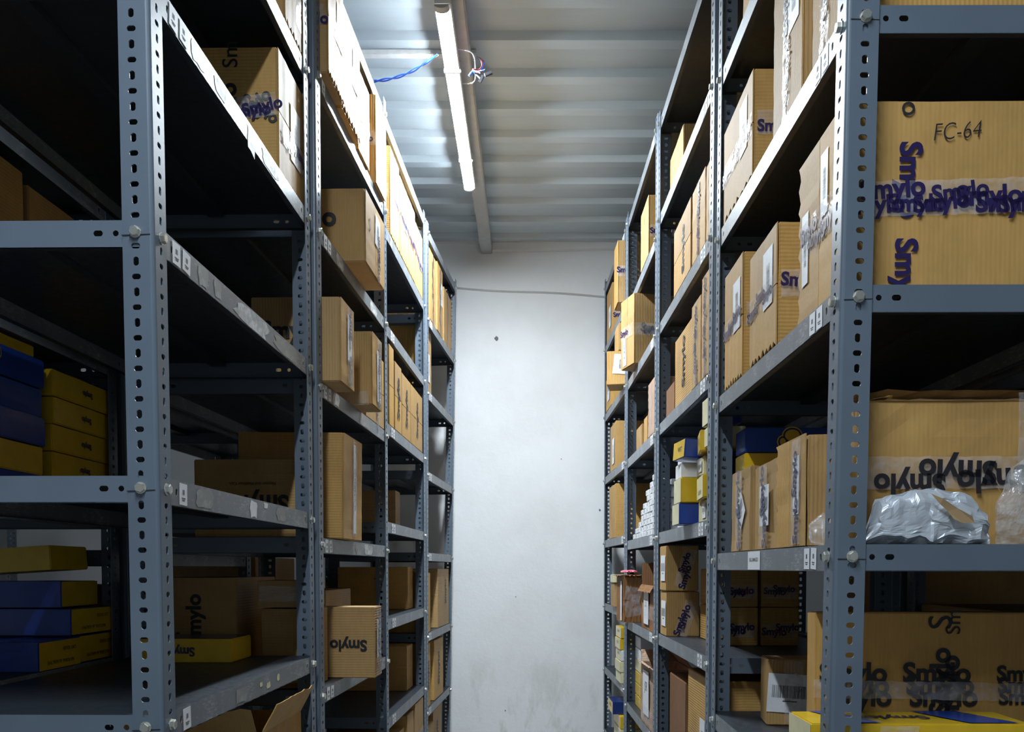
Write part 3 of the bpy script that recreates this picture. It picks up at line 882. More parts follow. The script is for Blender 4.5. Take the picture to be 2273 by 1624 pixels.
C('L2', 5, .04, .36, .225, .44, .285, 'tall dim carton with crossed tape lettering, deep in the second left rack', dent=.004,
  feats=[('logo', 'n', .0, .12, 90, .13), ('logo', 'n', -.2, -.1, 180, .14), ('logo', 'n', .25, -.12, 180, .15), ('tape', 'n', 0, -.15, 0, .2, .05, 2.2)])
C('L2', 5, .52, .86, .12, .28, .24, 'dim carton with black taped seam behind the overhanging box at knee height', feats=[('tape', 'n', .1, 0, 90, .2, .05, 2.4)])
C('L2', 5, .54, .86, .29, .44, .22, 'dim plain carton at the back of the second left rack at knee height')
C('L2', 4, .45, .80, .27, .44, .2, 'dim carton at the back of the fifth shelf, second left rack', feats=[('tape', 'n', .1, 0, 90, .18, .04, 1.8)])
# ---- third bay, left
K('L3', 1, .086, .274, .006, .22, .32, 'hrtN', 'first of the bright cartons in the third left bay, second shelf down')
K('L3', 1, .284, .482, .006, .22, .30, 'hrtl', 'second bright carton in the third left bay, with label, second shelf down')
K('L3', 1, .488, .654, .006, .22, .30, 'hrt', 'third bright carton with split lower edge, third left bay, second shelf down')
K('L3', 1, .662, .868, .006, .22, .27, 'htl', 'fourth and last bright carton in the third left bay, second shelf down')
K('L3', 3, .050, .140, .006, .25, .29, 'h', 'thin upright ribbed carton first in the third left bay, fourth shelf down')
K('L3', 3, .165, .305, .006, .28, .255, 'he', 'sideways-lettered ribbed carton beside the thin upright one, third left bay')
K('L3', 3, .316, .520, .006, .28, .245, 'he', 'middle sideways-lettered ribbed carton, fourth shelf, third left bay')
K('L3', 3, .532, .845, .006, .28, .245, 'he', 'widest sideways-lettered ribbed carton, last on the fourth shelf, third left bay')
C('L3', 4, .74, .86, .105, .30, .175, 'pale carton with dark taped seam at chest height, third left bay', feats=[('tape', 'n', .2, 0, 90, .16, .045, 2)])
C('L3', 5, .73, .868, .05, .36, .185, 'dim carton with black lettered tape standing upright, third left bay, below eye level', feats=[('tape', 'n', .12, 0, 90, .17, .045, 2.4)])
C('L3', 6, .70, .86, .05, .34, .195, 'dim carton with black lettered tape, second shelf from the picture bottom, third left bay', feats=[('tape', 'n', .1, 0, 90, .18, .045, 2.4)])
K('L3', 7, .25, .42, .02, .27, .24, 'ht', 'nearest light carton at the picture bottom, third left bay')
K('L3', 7, .44, .60, .01, .27, .28, 'ht', 'middle light carton at the picture bottom, third left bay')
K('L3', 7, .62, .86, .006, .27, .30, 'ht', 'tallest light carton at the picture bottom, third left bay')
# ---- left bay by the wall
K('L4', 1, .08, .262, .006, .24, .325, 'vt', 'first carton on the upper shelf of the left rack by the wall', mat='card_v')
K('L4', 1, .275, .458, .004, .24, .33, 'vtl', 'taped carton in the middle of the upper shelf, left rack by the wall', mat='card_v')
K('L4', 1, .508, .78, .01, .22, .28, 'vt', 'lower carton at the wall end of the upper shelf, left rack by the wall', mat='card_v')
C('L4', 2, .055, .215, .018, .20, .30, 'carton with lettered front, third shelf of the left rack by the wall', mat='card_v',
  feats=[('flaps', 'r', 'v'), ('label', 'r', 0, -.1, .05, .13, 0), ('logo', 'n', -.05, -.12, 0, .13), ('logo', 'n', -.02, -.2, 10, .13)])
C('L4', 5, .05, .158, .006, .22, .28, 'thin carton edge-on beside a larger one, left rack by the wall, knee height', mat='card_v')
C('L4', 5, .40, .79, .006, .24, .298, 'large carton half in shadow, left rack by the wall, knee height', feats=[('tape', 'n', -.1, 0, 90, .28, .045, 1.6), ('logo', 'r', .2, .1, 90, .13)])
C('L4', 6, .05, .165, .006, .24, .30, 'thin upright carton at the wall rack, near the picture bottom, left side', mat='card_v', feats=[('logo', 'r', 0, 0, 90, .14)])
C('L4', 6, .30, .60, .006, .25, .298, 'sideways-lettered carton leaning in the left rack by the wall, below knee height', mat='card_h', feats=[('logo', 'r', .0, 0, 90, .17)])
C('L4', 7, .08, .27, .006, .25, .25, 'lowest thin carton visible in the left rack by the wall', mat='card_v')
C('L4', 7, .32, .60, .012, .25, .295, 'lowest large carton visible in the left rack by the wall', feats=[('logo', 'r', 0, 0, 90, .15)])

# ---- flat printed packs
def paw_mesh():
    mb = MB()
    def disc(cx, cy, rx, ry, z, mi, n=20):
        mb.add([(cx + rx * math.cos(2*math.pi*k/n), cy + ry * math.sin(2*math.pi*k/n), z) for k in range(n)], [tuple(range(n))], mi)
    parts = [(0, -.16, .30, .24), (-.36, .08, .13, .16), (-.13, .27, .13, .17), (.13, .27, .13, .17), (.36, .08, .13, .16)]
    for cx, cy, rx, ry in parts: disc(cx, cy, rx + .09, ry + .09, 0, 0)
    for cx, cy, rx, ry in parts: disc(cx, cy, rx + .045, ry + .045, .0003, 1)
    for cx, cy, rx, ry in parts: disc(cx, cy, rx - .02, ry - .02, .0006, 0)
    return mb.mesh('paw_print', ['yellow', 'navy'])
PAW = paw_mesh()
def pack(b, li, u0, u1, v0, v1, h, main, end, label, dz=0, yaw=0, tilt=0, feats=(), name='flat_box', group=None, cat='box', dent=.0025):
    """flat carton; main colour on the body, end colour on the faces in 'end' = {face: mat}"""
    w, d, p, y = place(b, li, u0, u1, v0, v1, yaw, dz)
    root = build_carton(name, w, d, h, p, y, label, mat=main, feats=[f for f in feats if f[0] not in ('paw',)], group=group, cat=cat, dent=dent, tilt=tilt)
    for fc, m in end.items():
        B, W_, H_ = face_basis(w, d, h, fc, 0, 0, 0, .0003)
        mb = MB(); a, c = W_ / 2 - .0012, H_ / 2 - .0015
        mb.add([(-a, -c, 0), (a, -c, 0), (a, c, 0), (-a, c, 0)], [(0, 1, 2, 3)])
        obj('end_panel', mb.mesh('end_panel', m), root, B)
    for f in feats:
        if f[0] == 'paw':
            _, fc, a, c, rot, sz = f
            B, W_, H_ = face_basis(w, d, h, fc, a, c, rot, .0009)
            obj('paw_emblem', PAW, root, B @ scl(sz, sz))
    return root
NAT = [('text', 'NATURAL & HEALTHY', 'r', 0, -.25, 180, .11), ('text', 'CAT FOOD', 'r', .22, .18, 180, .055)]
# stacks behind the end opening of the nearest left rack
L_ = 'L1b'; hh = .060
seq = [('blue', 'lowest blue pack'), ('yellow', 'yellow pack'), ('blue', 'lower blue pack'), ('blue', 'middle blue pack'), ('blue', 'upper blue pack')]
for i, (c_, nm) in enumerate(seq):
    f = [('logo', 'r', .05, 0, 180, .045, 1)] if c_ == 'yellow' else [('paw', 'r', -.05 + .03 * i, .25, 180, .055)]
    pack(L_, 4, .17, .61, .012 + .006 * (i % 2), .40, hh, c_, {}, nm + ' in the left stack behind the nearest left rack', dz=i * (hh + .0012), feats=f)
pack(L_, 4, .15, .585, .02, .38, .024, 'yellow', {}, 'open yellow tray on top of the blue stack behind the nearest left rack', dz=5 * (hh + .0012), feats=[('paw', 'r', .0, -.1, 180, .05)])
for i, nm in enumerate(('bottom', 'second from bottom', 'third from bottom', 'fourth from bottom', 'topmost')):
    pack(L_, 4, .635 + .006 * (i % 2), .915 - .01 * (i % 2), .008 + .007 * ((i * 3) % 4) / 3, .40, .058, 'yellow', {'t': 'blue'} if i == 4 else {}, nm + ' yellow pack in the right stack behind the nearest left rack', dz=i * .0595,
         feats=[('logo', 'r', .03, 0, 180, .045, 1)])
pack(L_, 5, .545, .715, .0, .42, .062, 'blue', {'r': 'yellow'}, 'frontmost blue pack with yellow lettered end on the low shelf, left', feats=NAT, yaw=0)
pack(L_, 5, .735, .905, .012, .42, .062, 'blue', {'r': 'yellow'}, 'blue pack just behind the frontmost blue pack, low shelf, left', feats=NAT)
pack(L_, 5, .70, .895, .008, .42, .060, 'blue', {'r': 'yellow'}, 'blue pack second from bottom in the loose stack, low shelf, left', dz=.0655, feats=NAT + [('paw', 'n', -.17, .4, 180, .06)], yaw=-1)
pack(L_, 5, .71, .89, .045, .44, .060, 'blue', {'r': 'yellow'}, 'blue pack second from top in the loose stack, low shelf, left', dz=.128, yaw=2, feats=[('paw', 'n', -.15, .3, 180, .055)])
pack(L_, 5, .71, .88, .06, .44, .056, 'yellow', {}, 'tilted yellow pack topping the loose stack on the low shelf, left', dz=.203, tilt=-3.5, feats=[('logo', 'n', .05, -.1, 180, .07, 1)])
pack('L1', 5, .74, .885, .15, .37, .055, 'yellow', {'t': 'navy'}, 'single yellow pack lying on the low shelf of the nearest left rack', feats=[('logo', 'n', -.05, 0, 180, .07, 1)])
C(L_, 3, .16, .54, .01, .38, .30, 'dim taped carton behind the left rack, at the left picture edge', feats=[('tape', 'r', -.1, 0, 90, .3, .045, 2), ('tape', 'r', .2, 0, 90, .3, .045, 2)])
C(L_, 3, .56, .90, .012, .38, .285, 'dim carton beside the taped one behind the nearest left rack', feats=[('text', 'S', 'r', .3, 0, 180, .03)])

# ---- right rack nearest the camera
C('R1', 3, .034, .272, .018, .40, .281, 'large carton marked FC-64 on the nearest right rack', mat='card_p', dent=.0035, group=None,
  feats=[('flaps', 'l', 'v', 1), ('tape', 'l', .05, .0, 0, .22, .06, 1.8), ('label', 'l', .12, .2, .035, .10, 0), ('label', 'l', -.30, -.05, .035, .12, 0),
         ('text', 'o', 'n', -.262, .452, -90, .020), ('logo', 'n', -.262, .08, -90, .112, 1), ('logo', 'n', -.275, -.425, -90, .112, 1),
         ('tape', 'n', -.08, -.01, 1.5, .32, .052, 2.6), ('text', 'FC-64', 'n', -.07, .337, 4, .072, 1)])
K('R1', 3, .37, .58, .008, .26, .232, 'hrtNl', 'bulging carton with taped front between two others, nearest right rack', mat='card_h', dent=.006)
K('R1', 3, .645, .825, .008, .24, .272, 'hrtNl', 'upright carton at the far end beside the bulging one, nearest right rack')
K('R1', 2, .575, .862, .008, .28, .222, 'hrtNl', 'broad carton with shiny tape on the second visible shelf, nearest right rack')
K('R1', 2, .24, .43, .010, .30, .315, 'vtl', 'tall carton with paper strip on the second visible shelf, nearest right rack', mat='card_v')
K('R1', 2, .056, .19, .010, .30, .31, 'vtl', 'tall carton closest to the camera, second visible shelf, nearest right rack', mat='card_v')
K('R1', 1, .42, .70, .010, .28, .26, 'vtl', 'carton on the top visible shelf of the nearest right rack', mat='card_v')
C('R1', 4, .175, .359, .010, .14, .19, 'battered carton with white paper strip, nearest of three on the damaged shelf', mat='card_v', dent=.008,
  feats=[('flaps', 'l', 'v', 1), ('tape', 'l', .25, 0, 90, .18, .05, .8), ('label', 'l', .25, .06, .035, .10, 0)])
C('R1', 4, .372, .560, .012, .14, .175, 'crumpled carton in the middle of the three on the damaged shelf', mat='card_v', dent=.010,
  feats=[('tape', 'l', .0, 0, 90, .16, .06, 1.6), ('label', 'l', .05, .0, .07, .08, 0)])
C('R1', 4, .586, .775, .012, .13, .185, 'crumpled carton with torn top, furthest of three on the damaged shelf', mat='card_v', dent=.010,
  feats=[('tape', 'l', .0, 0, 90, .17, .06, 1.4), ('label', 'l', .1, .0, .06, .07, 45)])
for i in range(5):
    pack('R1', 4, .80, .90, .05, .42, .058, 'blue' if i == 4 else 'yellow', {}, ('bottom', 'second', 'third', 'fourth', 'topmost, blue')[i] + (' pack' if i == 4 else ' yellow pack up') + ' in the stack at the back of the damaged shelf',
         dz=i * .0592, feats=[('paw', 'n', -.2, .0, 180, .062)] if i == 4 else [('logo', 'n', 0, 0, 180, .05, 1)])

def open_carton(name, w, d, h, loc, yaw, label, mat, flaps, feats=(), t=.004, dent=.004):
    """carton without lid; flaps: {face: angle in degrees from upright, outwards positive}"""
    root = bpy.data.objects.new(name, None); COL.objects.link(root); root.location = loc; root.rotation_euler = (0, 0, yaw)
    tag(root, label, 'box'); SEED[0] += 1; sd = SEED[0]
    def grid(fn, n1=10, n2=8):
        mb = MB(); vs = []
        for q in (0, 1):
            for i in range(n1 + 1):
                for j in range(n2 + 1): vs.append(fn(i / n1, j / n2, q))
        k = (n1 + 1) * (n2 + 1); s = n2 + 1; fs = []
        for i in range(n1):
            for j in range(n2):
                a = i * s + j; fs += [(a, a + s, a + s + 1, a + 1), (k + a, k + a + 1, k + a + s + 1, k + a + s)]
        for i in range(n1): a = i * s; fs += [(a, k + a, k + a + s, a + s), (a + n2, a + s + n2, k + a + s + n2, k + a + n2)]
        for j in range(n2): a = j; fs += [(a, a + 1, k + a + 1, k + a), (n1 * s + a, k + n1 * s + a, k + n1 * s + a + 1, n1 * s + a + 1)]
        mb.add(vs, fs); return mb
    def nz(p): return dent * noise.noise(Vector(p) * 14 + Vector((sd, 0, 0)))
    W2, D2 = w / 2, d / 2
    body = MB()
    walls = {'n': lambda a, c, q: (-W2 + a * w, -D2 + q * t + nz((a, c, 1)), c * h), 'f': lambda a, c, q: (-W2 + a * w, D2 - q * t + nz((a, c, 2)), c * h),
             'l': lambda a, c, q: (-W2 + q * t + nz((a, c, 3)), -D2 + a * d, c * h), 'r': lambda a, c, q: (W2 - q * t + nz((a, c, 4)), -D2 + a * d, c * h)}
    for fn in walls.values():
        g = grid(fn); body.add(g.v, g.f)
    body.box((-W2 + .002, -D2 + .002, 0), (W2 - .002, D2 - .002, t))
    me = body.mesh('body', mat); obj('body', me, root)
    for fc, (ang, ln) in flaps.items():
        a_ = R(ang)
        def fl(a, c, q, fc=fc, a_=a_, ln=ln):
            o = math.sin(a_) * c * ln; z = h + math.cos(a_) * c * ln + nz((a, c, 5)) * 1.5; al = -.5 + a * (1 - .04)+.02
            r = (.006 * noise.noise(Vector((a * 9, sd, 2))) if c == 1 else 0)
            z += r
            if fc == 'n': return (al * w, -D2 - o - q * t * .6, z)
            if fc == 'f': return (al * w, D2 + o + q * t * .6, z)
            if fc == 'l': return (-W2 - o - q * t * .6, al * d, z)
            return (W2 + o + q * t * .6, al * d, z)
        g = grid(fl, 14, 4); obj('flap', g.mesh('flap', mat), root)
    rr = random.Random(sd)
    for f in feats:
        if f[0] == 'tape':
            _, fc, a, c, rot, Lg, wd, dens = f; B, W_, H_ = face_basis(w, d, h, fc, a, c, rot, dent + .0005)
            tp = obj('tape', tape_mesh(Lg, wd, sd), root, B)
            if dens:
                pl = []; x = -Lg / 2 + wd * .8
                while x < Lg / 2 - wd * .5:
                    pl.append((x, rr.uniform(-.25, .25) * wd, wd * rr.uniform(1.5, 1.9), R(rr.uniform(-6, 6)))); x += wd * 1.8 / dens
                obj('tape_print', joined(LOGO, pl, 'purple'), tp, Matrix.Translation((0, 0, .0021)))
        if f[0] == 'logo':
            B, W_, H_ = face_basis(w, d, h, f[1], f[2], f[3], f[4], dent + .0030); obj('printed_logo', LOGO_P if len(f) > 6 else LOGO, root, B @ scl(f[5], f[5]))
        if f[0] == 'label':
            B, W_, H_ = face_basis(w, d, h, f[1], f[2], f[3], f[6], dent + .0010)
            lb = obj('paper_label', STK, root, B @ scl(f[4], f[5]))
            if len(f) > 7: obj('handwriting', txt(f[7], 'ink', -.01, .2), lb, Matrix.Translation((0, .12, .0008)) @ scl(.45, .45 * f[4] / f[5]))
    return root
def O(b, li, u0, u1, v0, v1, h, label, mat='card_p', flaps={}, yaw=0, dz=0, feats=(), name='open_carton', dent=.004):
    w, d, p, y = place(b, li, u0, u1, v0, v1, yaw, dz)
    return open_carton(name, w, d, h, p, y, label, mat, flaps, feats, dent=dent)
O('R1', 4, .070, .160, .062, .43, .222, 'battered open carton with folded flaps on the damaged shelf, behind the silver mailer',
  flaps={'n': (-78, .06), 'f': (-60, .05), 'l': (-80, .05), 'r': (-70, .05)}, dent=.003,
  feats=[('tape', 'n', 0, .0, 0, .36, .05, 0), ('logo', 'n', -.30, -.06, 180, .11), ('logo', 'n', -.10, .03, 178, .12), ('logo', 'n', .06, -.03, 183, .12), ('logo', 'n', .28, .0, 180, .11),
         ('tape', 'n', .22, .1, 90, .2, .05, 0)])
C('R1', 5, .185, .235, .034, .43, .283, 'large dim carton with rows of stacked lettering, low on the nearest right rack', mat='card_p',
  feats=[('logo', 'n', -.335, .12, 0, .114), ('logo', 'n', -.325, .05, 0, .114), ('logo', 'n', -.315, -.02, 0, .114), ('logo', 'n', .02, .12, 0, .114), ('logo', 'n', .035, .05, 0, .114), ('logo', 'n', .05, -.02, 0, .114),
         ('logo', 'n', .385, .12, 0, .088), ('logo', 'n', .39, .05, 0, .088), ('logo', 'n', .395, -.02, 0, .088), ('logo', 'n', .045, .085, 90, .114), ('logo', 'n', .085, .04, 90, .114), ('text', 'S', 'n', .03, .44, 90, .022), ('text', 'Sm', 'n', .085, .44, 90, .04), ('tape', 'n', 0, .03, -1, .4, .03, 0), ('tape', 'l', 0, -.25, 0, .22, .045, 0)])
def yellow_pack(dz, label, f):
    pack('R1', 5, .052, .172, -.012, .33, .058, 'yellow', {'l': 'cream'}, label, dz=dz, feats=f)
yellow_pack(0, 'lower of two yellow packs at the bottom of the nearest right rack', [])
yellow_pack(.0595, 'upper yellow pack with blue corners at the bottom right of the picture', [('logo', 't', -.05, 0, 180, .10, 1), ('tape', 't', -.25, 0, 90, .11, .05, 0), ('tape', 'n', -.1, 0, 90, .05, .06, 0)])
up = bpy.data.objects['flat_box'] if False else None
def corner_patch(parent, w, d, h, x0, x1):
    mb = MB(); mb.add([(x0, -d/2 + .002, h + .0008), (x1, -d/2 + .002, h + .0008), (x1 - .045, d/2 - .002, h + .0008), (x0 - .045, d/2 - .002, h + .0008)], [(0,1,2,3)])
    obj('blue_panel', mb.mesh('blue_panel', 'blue'), parent)
for o in list(bpy.data.objects):
    if o.get('label', '').startswith('upper yellow pack with blue corners'):
        corner_patch(o, .342, .12, .058, .075, .15); corner_patch(o, .342, .12, .058, -.095, -.062)
C('R1', 5, .70, .80, .090, .212, .152, 'small carton with large barcode sheet on the low shelf, nearest right rack', yaw=-6, mat='card_v', dent=.005,
  feats=[('label', 'n', -.07, -.02, .100, .088, -3), ('tape', 'n', 0, .0, 90, .14, .04, 0), ('text', 'myl', 'n', .12, -.36, 90, .03)])

# crumpled packaging
def crumple(name, w, d, h, mat, seed, amp, n=26, dome=True):
    mb = MB(); vs = []
    for q in (-1, 1):
        for i in range(n + 1):
            for j in range(n + 1):
                a, c = -1 + 2 * i / n, j / n
                prof = max(0.0, 1 - abs(a) ** 2.6) ** .5 if dome else 1
                x = a * w / 2; z = c * h * (.12 + .88 * prof)
                edge = min(1, (1 - abs(a)) * 5) * min(1, c * 6 + .35) * min(1, (1 - c) * 3 + .05)
                p = Vector((x * 26, z * 26, seed))
                r = abs(noise.noise(p)) + .5 * abs(noise.noise(p * 2.3)) + .25 * abs(noise.noise(p * 5))
                y = q * d / 2 * edge * (.45 + .75 * (1 - r)) + amp * (r - .4) * (-1 if q < 0 else .3)
                vs.append((x + amp * .5 * noise.noise(p * 2), y, max(0, z + amp * .6 * noise.noise(p * 1.7 + Vector((3, 3, 3))) * (1 if c > 0 else 0))))
    s = n + 1; k = s * s; fs = []
    for i in range(n):
        for j in range(n): a = i * s + j; fs += [(a, a + s, a + s + 1, a + 1), (k + a, k + a + 1, k + a + s + 1, k + a + s)]
    for i in range(n): a = i * s + n; fs.append((a, a + s, k + a + s, k + a)); a = i * s; fs.append((a, k + a, k + a + s, a + s))
    mb.add(vs, fs); return mb.mesh(name, mat)
def scrap(b, li, spots, seed=1):
    sh = [o for o in bpy.data.objects if o.parent and o.name.startswith('shelf') and abs((o.parent.matrix_world @ o.matrix_local).translation.z - LEVELS[b][li]) < .002 and abs((o.parent.matrix_world @ o.matrix_local).translation.y - BAY[b][0][1]) < .03 and abs((o.parent.matrix_world @ o.matrix_local).translation.x - BAY[b][0][0]) < .06][0]
    sg = side(b); rr = random.Random(seed)
    for (u, w, h, dz, mt) in spots:
        n = 14; ring = []
        for k in range(n):
            t = 2 * math.pi * k / n; q = max(abs(math.cos(t)), abs(math.sin(t)))
            ring.append((math.cos(t) / q * w / 2 * rr.uniform(.72, 1.05), math.sin(t) / q * h / 2 * rr.uniform(.75, 1.05), 0))
        mb = MB(); mb.add(ring, [tuple(range(n))])
        x = (0.0026 if sg > 0 else -0.0026) - sg * .0005
        obj('tape_residue', mb.mesh('tape_residue', mt), sh, basis((x, u, -LIP / 2 + dz), (0, -1, 0) if sg > 0 else (0, 1, 0), (0, 0, 1)))

def CR(b, li, u, v0, v1, d, h, mat, label, cat, seed, name, amp=.006, yaw=0, dz=0):
    root = bpy.data.objects.new(name, crumple(name, v1 - v0, d, h, mat, seed, amp)); COL.objects.link(root)
    root.location = P(b, u, (v0 + v1) / 2, LEVELS[b][li] + dz + .0012); root.rotation_euler = (0, 0, frame(b)[3] + R(yaw)); tag(root, label, cat); return root
pm = CR('R1', 4, .034, .052, .245, .040, .086, 'foil', 'crumpled silver plastic mailer lying on the damaged shelf, nearest right rack', 'mailer bag', 4, 'silver_mailer', .022)
mb = MB(); rr = random.Random(8)
patch = [(-.005, .074), (.012, .066), (.035, .052), (.056, .040), (.060, .031), (.044, .030), (.028, .036), (.020, .048), (.008, .058)]
mb.add([(x, -.0265 - .004 * rr.random(), z) for x, z in patch], [tuple(range(len(patch)))]); obj('torn_kraft_patch', mb.mesh('torn_patch', 'card_edge'), pm)
CR('R1', 4, .042, .26, .36, .05, .13, 'bag', 'clear crumpled plastic film at the right picture edge on the damaged shelf', 'plastic film', 9, 'clear_film', .014)
CR('R1', 4, .115, -.005, .045, .045, .048, 'bag', 'small scrunched clear plastic bag beside the post on the damaged shelf', 'plastic bag', 12, 'clear_bag', .012, yaw=70)
CR('L1', 3, .25, .43, .448, .03, .03, 'bag', 'scrap of clear film at the left picture edge on the nearest left rack', 'plastic film', 15, 'clear_film', .008)
scrap('L1', 2, [(.20, .07, .034, 0, 'paper'), (.30, .06, .030, .002, 'old_tape'), (.47, .05, .05, -.012, 'old_tape'), (.60, .12, .036, 0, 'old_tape')], 3)
scrap('L1', 3, [(.20, .05, .036, 0, 'old_tape'), (.27, .04, .030, 0, 'old_tape'), (.46, .22, .037, 0, 'paper_worn'), (.70, .20, .036, 0, 'old_tape')], 5)
scrap('L1', 4, [(.19, .09, .036, 0, 'old_tape'), (.45, .05, .036, 0, 'paper'), (.53, .03, .012, .012, 'paper'), (.64, .08, .030, 0, 'old_tape')], 7)
scrap('L1', 5, [(.48, .02, .010, .004, 'cream'), (.53, .03, .014, -.004, 'cream'), (.60, .02, .016, .004, 'cream'), (.36, .08, .03, 0, 'old_tape')], 9)
scrap('L2', 3, [(.20, .08, .036, 0, 'paper_worn'), (.55, .16, .036, 0, 'old_tape')], 11)
scrap('L2', 2, [(.25, .10, .036, 0, 'paper_worn'), (.70, .12, .034, 0, 'paper_worn')], 12)
scrap('L2', 4, [(.46, .10, .036, 0, 'old_tape'), (.60, .14, .034, 0, 'paper_worn')], 13)
O('L1', 6, .52, .84, .02, .31, .235, 'open carton with raised flaps under the lowest visible shelf, nearest left rack', flaps={'n': (35, .07), 'r': (28, .07), 'l': (10, .07)}, dent=.004)

# ---- second right rack
C('R2', 1, .60, .86, .03, .22, .17, 'dim ribbed carton deep on the second shelf down, second right rack', mat='card_v')
C('R2', 1, .60, .84, .24, .42, .25, 'dim taller carton behind the ribbed one, second right rack', mat='card_v')
C('R2', 2, .317, .602, .006, .25, .205, 'carton with sideways name in clean print, third shelf, second right rack', feats=[('flaps', 'l', 'h'), ('logo', 'l', .1, -.02, 90, .14)])
K('R2', 2, .113, .296, .006, .25, .20, 'vt', 'middle carton on the third shelf down, second right rack', mat='card_v')
K('R2', 2, .050, .104, .006, .25, .19, 'v', 'thin slice of carton beside the post on the third shelf, second right rack', mat='card_v')
C('R2', 3, .300, .590, .006, .24, .212, 'ribbed carton with large clear sideways name, fourth shelf, second right rack', feats=[('logo', 'l', .05, .05, 90, .15)])
K('R2', 3, .158, .292, .006, .24, .232, 'vt', 'middle ribbed carton with taped seam, fourth shelf, second right rack')
K('R2', 3, .050, .150, .006, .24, .265, 'vt', 'tallest ribbed carton, closest to the camera, fourth shelf, second right rack')
C('R2', 3, .63, .80, .012, .12, .10, 'small dark wrapped carton behind the large-name carton, second right rack', mat='card_dark', feats=[('tape', 'n', 0, 0, 0, .10, .06, 0)])
C('R2', 5, .715, .85, .004, .115, .150, 'lower carton with white label and black taped front, second right rack', mat='card_v',
  feats=[('label', 'l', .1, 0, .09, .085, 0), ('tape', 'n', .1, -.1, 70, .12, .045, 2.2), ('logo', 'n', 0, -.25, 90, .05)])
C('R2', 5, .705, .84, .0, .11, .150, 'upper carton with white label stacked on its twin, second right rack', dz=.1515, mat='card_v',
  feats=[('label', 'l', .1, 0, .09, .085, 0), ('tape', 'n', .1, 0, 75, .13, .045, 2.2)])
for i, (u0, v0, r_) in enumerate(((.36, .105, 0), (.36, .225, 0), (.36, .105, 1), (.36, .225, 1))):
    C('R2', 5, u0, u0 + .30, v0, v0 + .112, .112, ('lower left', 'lower right', 'upper left', 'upper right')[i] + ' of four dim taped cartons beyond the nearest right rack', dz=r_ * .1135,
      feats=[('tape', 'n', 0, -.1, 0, .1, .04, 2.2)])
C('R2', 6, .50, .80, .03, .34, .245, 'dark wrapped carton near the picture bottom, second right rack', mat='card_dark', feats=[('tape', 'n', 0, 0, 15, .1, .04, 0)])
C('R2', 6, .06, .40, .02, .22, .305, 'grey-brown carton with upright barcode label, picture bottom, second right rack', mat='card_h', feats=[('label', 'l', .15, -.1, .07, .13, 0), ('tape', 'l', 0, -.2, 0, .3, .04, 1.2), ('tape', 'n', .2, -.2, 0, .1, .04, 1.5)])
# small printed packs, second right rack, fifth shelf
def sp(u0, u1, v0, v1, dz, h, main, ends, label, yaw=0, feats=(), li=4, b='R2', tilt=0, cat='box', group=None):
    return pack(b, li, u0, u1, v0, v1, h, main, ends, label, dz=dz, yaw=yaw, name='small_box', feats=feats, dent=.0012, tilt=tilt, cat=cat, group=group)
sp(.285, .40, -.030, .09, 0, .060, 'blue', {'l': 'cream'}, 'blue pack with pale side at the bottom of the coloured pile')
sp(.275, .39, -.027, .09, .061, .070, 'yellow', {'l': 'cream'}, 'plain yellow pack in the middle of the coloured pile')
sp(.085, .22, .012, .11, 0, .058, 'cream', {'n': 'cream'}, 'pale pack at the foot of the coloured pile by the post', feats=[('label', 'l', .1, 0, .045, .04, 0)])
sp(.065, .21, .000, .11, .059, .060, 'yellow', {'l': 'cream'}, 'yellow lettered pack on the pale one by the post', yaw=-5, feats=[('text', 'HEALTHY', 'l', 0, -.2, 180, .07)])
sp(.16, .26, .014, .11, .128, .050, 'cream', {}, 'pale green lettered pack high in the coloured pile', feats=[('label', 'l', 0, 0, .05, .03, 0)])
sp(.095, .155, .020, .11, .120, .062, 'navy', {}, 'navy pack behind the pale green one, coloured pile')
sp(.30, .40, -.022, .09, .132, .044, 'white', {}, 'white pack squeezed between yellow and blue ones, coloured pile')
sp(.255, .37, -.030, .07, .182, .052, 'blue', {'l': 'yellow'}, 'blue and yellow pack tilted near the top of the pile', yaw=6, feats=[('text', 'WET', 'l', .1, 0, 0, .04)], tilt=4)
sp(.12, .235, .004, .10, .186, .056, 'yellow', {}, 'yellow glossy pack on top of the coloured pile', yaw=-8, feats=[('text', 'CAT', 'l', 0, .1, 0, .05)])
sp(.05, .11, .004, .10, .190, .050, 'cream', {}, 'pale pack half hidden by the post near the pile top')
sp(.055, .135, .004, .09, .2475, .068, 'blue', {'l': 'cream'}, 'upright blue pack right under the shelf, above the pile')
for i in range(7):
    sp(.44 + .01 * (i % 2), .56, .012 + .012 * (i % 3), .10, i * .030, .029, 'white', {}, 'white slim pack in the short stack behind the coloured pile', group='white slim packs behind the coloured pile',
       feats=[('label', 'n', .1, 0, .03, .02, 0)] if i % 2 else [])
